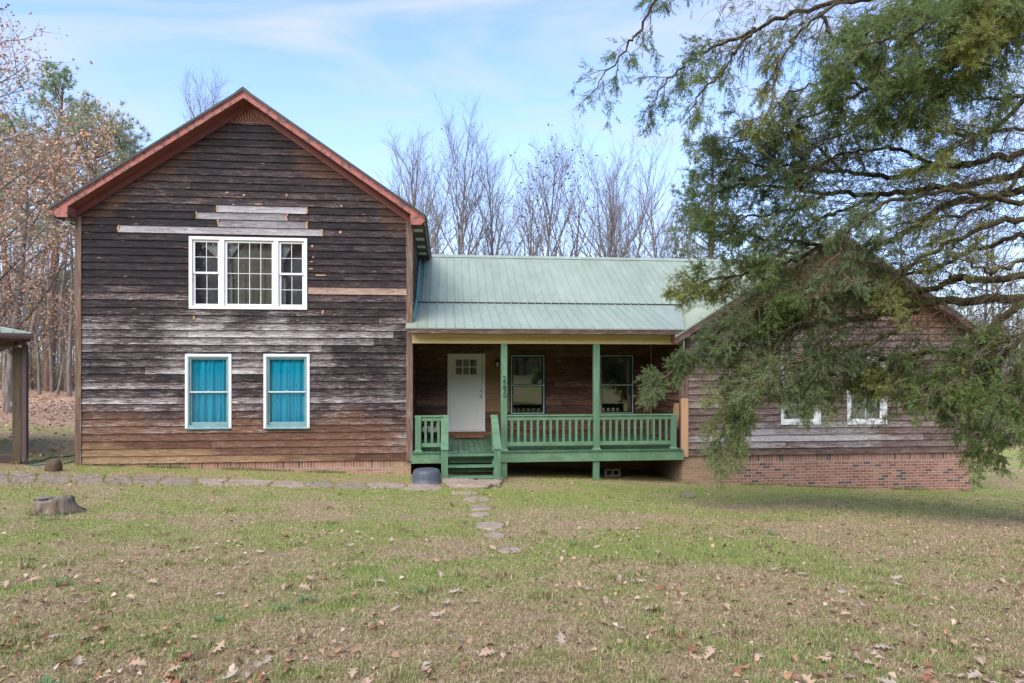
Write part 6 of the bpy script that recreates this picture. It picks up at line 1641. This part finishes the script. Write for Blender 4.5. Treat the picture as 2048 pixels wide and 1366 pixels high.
LK = [('oak', 'pale_leaf', 'pale lobed oak leaf lying on the lawn'), ('oak', 'tan_leaf', 'tan lobed oak leaf lying on the lawn'), ('oval', 'orange_leaf', 'orange-brown oval leaf lying on the lawn'), ('oval', 'brown_leaf', 'dark brown oval leaf lying on the lawn'), ('maple', 'rust_leaf', 'rusty pointed leaf lying on the lawn')]
mat_paint('pale_leaf', (.41, .33, .25), .15, .8, (.28, .21, .15), 14, amt=.6); mat_paint('tan_leaf', (.48, .34, .22), .2, .8, (.25, .15, .09), 12, amt=.6); mat_paint('orange_leaf', (.43, .22, .10), .2, .75, (.28, .13, .06), 12, amt=.6); mat_paint('brown_leaf', (.18, .085, .05), .25, .8, (.10, .05, .035), 12, amt=.6); mat_paint('rust_leaf', (.30, .125, .07), .2, .8, (.2, .08, .05), 12, amt=.6)
LM = []
for ki, (kind, mt, lab) in enumerate(LK):
    for sdd in range(5):
        V, Fc = leaf_mesh(kind, ki * 10 + sdd); me = bpy.data.meshes.new('fallen_leaf'); me.from_pydata(V, [], Fc); me.materials.append(M[mt]); me.polygons.foreach_set('use_smooth', [True] * len(me.polygons)); LM.append((ki, me))
lx_, ly_ = [], []
for (n_, y0, y1, pw) in ((380, 3.3, 6.2, 1.01), (260, 6.2, 16, 1.6)):
    a, b = sample(n_, y0, y1, pw, 1.0); lx_.append(a); ly_.append(b)
lx_, ly_ = np.concatenate(lx_), np.concatenate(ly_)
cx_, cy_ = sample(34, 3.4, 9, 1.3, 1.0); j_ = gG.random(len(lx_)) < .6; cc_ = gG.integers(0, 34, len(lx_))
lx_ = np.where(j_, cx_[cc_] + gG.normal(0, .30, len(lx_)), lx_); ly_ = np.where(j_, cy_[cc_] + gG.normal(0, .30, len(lx_)), ly_); ly_ = np.maximum(ly_, 3.35)
dn = .6 * fbm(lx_ * .7, ly_ * .7, 3) + .22 * sstep(0.5, -2, lx_) - .15 * sstep(2, 6, lx_); k = np.argsort(-dn + gG.normal(0, .25, len(dn))); lx_, ly_ = lx_[k[:300]], ly_[k[:300]]
keep = house_free(lx_, ly_)
lr = random.Random(4)
for i in range(len(lx_)):
    if not keep[i]: continue
    x, y = lx_[i], ly_[i]
    ki = lr.choices(range(5), (2.6, 3.2, 3.0, 1.6, 2.2))[0]; me = lr.choice([m for kk, m in LM if kk == ki])
    o = bpy.data.objects.new('fallen_leaf', me); COL.objects.link(o)
    s = lr.uniform(.075, .125) if LK[ki][0] == 'oak' else lr.uniform(.042, .08)
    o.scale = (s, s * lr.uniform(.8, 1.1), s); o.location = (x, y, gz1(x, y) + .022 + lr.uniform(-.004, .01)); o.rotation_euler = (lr.gauss(0, .28) + (math.pi if lr.random() < .25 else 0), lr.gauss(0, .28), lr.random() * 6.28)
    if abs(o.rotation_euler.x) > 2: o.location.z += .012
    tag(o, LK[ki][2], 'leaf', LK[ki][2].split(' lying')[0] + 's on the lawn')
# broad-leaved weeds
def weed_mesh(seed):
    r = random.Random(seed); V = []; Fc = []
    for k in range(r.randint(6, 9)):
        a = k * 2.4 + r.uniform(-.3, .3); L = r.uniform(.06, .11); w_ = L * .22; b = len(V); ca_, sa_ = math.cos(a), math.sin(a)
        for u, hh, ww in ((.05, .005, .3), (.35, .03, 1), (.7, .035, .9), (1, .012, .05)):
            for q in (-1, 1): V.append((ca_ * u * L - sa_ * w_ * ww * q * .5, sa_ * u * L + ca_ * w_ * ww * q * .5, hh + .008 * abs(q)))
        for i in range(3): Fc.append((b + i * 2, b + i * 2 + 1, b + i * 2 + 3, b + i * 2 + 2))
    me = bpy.data.meshes.new('weed'); me.from_pydata(V, [], Fc); me.materials.append(M['weed_green']); return me
mat_paint('weed_green', (.12, .19, .06), .25, .6, (.18, .24, .09), 12, amt=.5)
WM = [weed_mesh(k) for k in range(5)]
for i in range(22):
    if i < 4: x, y = on_ground(*((566, 1222), (840, 1190), (1362, 1246), (1145, 1092))[i])
    else:
        a_, b_ = sample(1, 3.7, 11, 1.2, .95); x, y = float(a_[0]), float(b_[0])
    if green_mask(np.array([x]), np.array([y]))[0] < .22: continue
    o = bpy.data.objects.new('weed', WM[i % 5]); COL.objects.link(o); o.location = (x, y, gz1(x, y) + .01); k_ = rr.uniform(.7, 1.3); o.scale = (k_, k_, k_); o.rotation_euler = (0, 0, rr.random() * 6.28)
    tag(o, 'small green rosette weed growing in the lawn', 'weed', 'rosette weeds in the lawn')
# the many small far leaves as one litter
def litter(n, pts_x, pts_y, name, label, size):
    r_ = gG; z = gz(pts_x, pts_y) + .018; n = len(pts_x); a = r_.uniform(0, 6.28, n); s = size * r_.uniform(.6, 1.4, n)
    A = np.stack([np.cos(a), np.sin(a), r_.normal(0, .3, n)], 1) * s[:, None]; Bv = np.stack([-np.sin(a), np.cos(a), r_.normal(0, .5, n)], 1) * (s * .55)[:, None]; c = np.stack([pts_x, pts_y, z], 1)
    V = np.stack([c - A * .5, c + Bv * .5 + [0, 0, .012], c + A * .5, c - Bv * .5 + [0, 0, .012]], 1).reshape(-1, 3)
    cols = np.array([(.50, .33, .21), (.42, .25, .15), (.30, .165, .10), (.58, .44, .32), (.22, .12, .075)])[r_.integers(0, 5, n)] * r_.uniform(.7, 1.2, (n, 1))
    o = np_mesh(name, V, np.arange(n * 4).reshape(-1, 4), M['dry_leaf'], tone=np.repeat(cols, 4, 0)); return tag(o, label, 'leaves', None, 'stuff')
x, y = sample(9500, 3.2, 22, 1.25, 1.4); k = house_free(x, y); x, y = x[k], y[k]
k = gG.random(len(x)) < np.clip(.35 + 1.2 * (fbm(x * .7, y * .7, 3) - .45) + .4 * np.exp(-((x + 9) / 2.5) ** 2 - ((y - 13) / 2.5) ** 2), .05, 1); x, y = x[k], y[k]
x2 = gG.uniform(-40, -8.8, 26000); y2 = gG.uniform(16.8, 60, 26000); k = gG.random(26000) < np.clip(litter_mask(x2, y2) + .12, 0, 1) * .9; x2, y2 = x2[k], y2[k]
x3 = gG.uniform(14.4, 40, 2500); y3 = gG.uniform(17, 36, 2500)
litter(0, np.concatenate([x, x3]), np.concatenate([y, y3]), 'leaf_litter', 'thin scatter of small brown leaves across the lawn', .05)
litter(0, x2, y2, 'leaf_litter', 'deep carpet of fallen leaves in the clearing beyond the carport', .13)
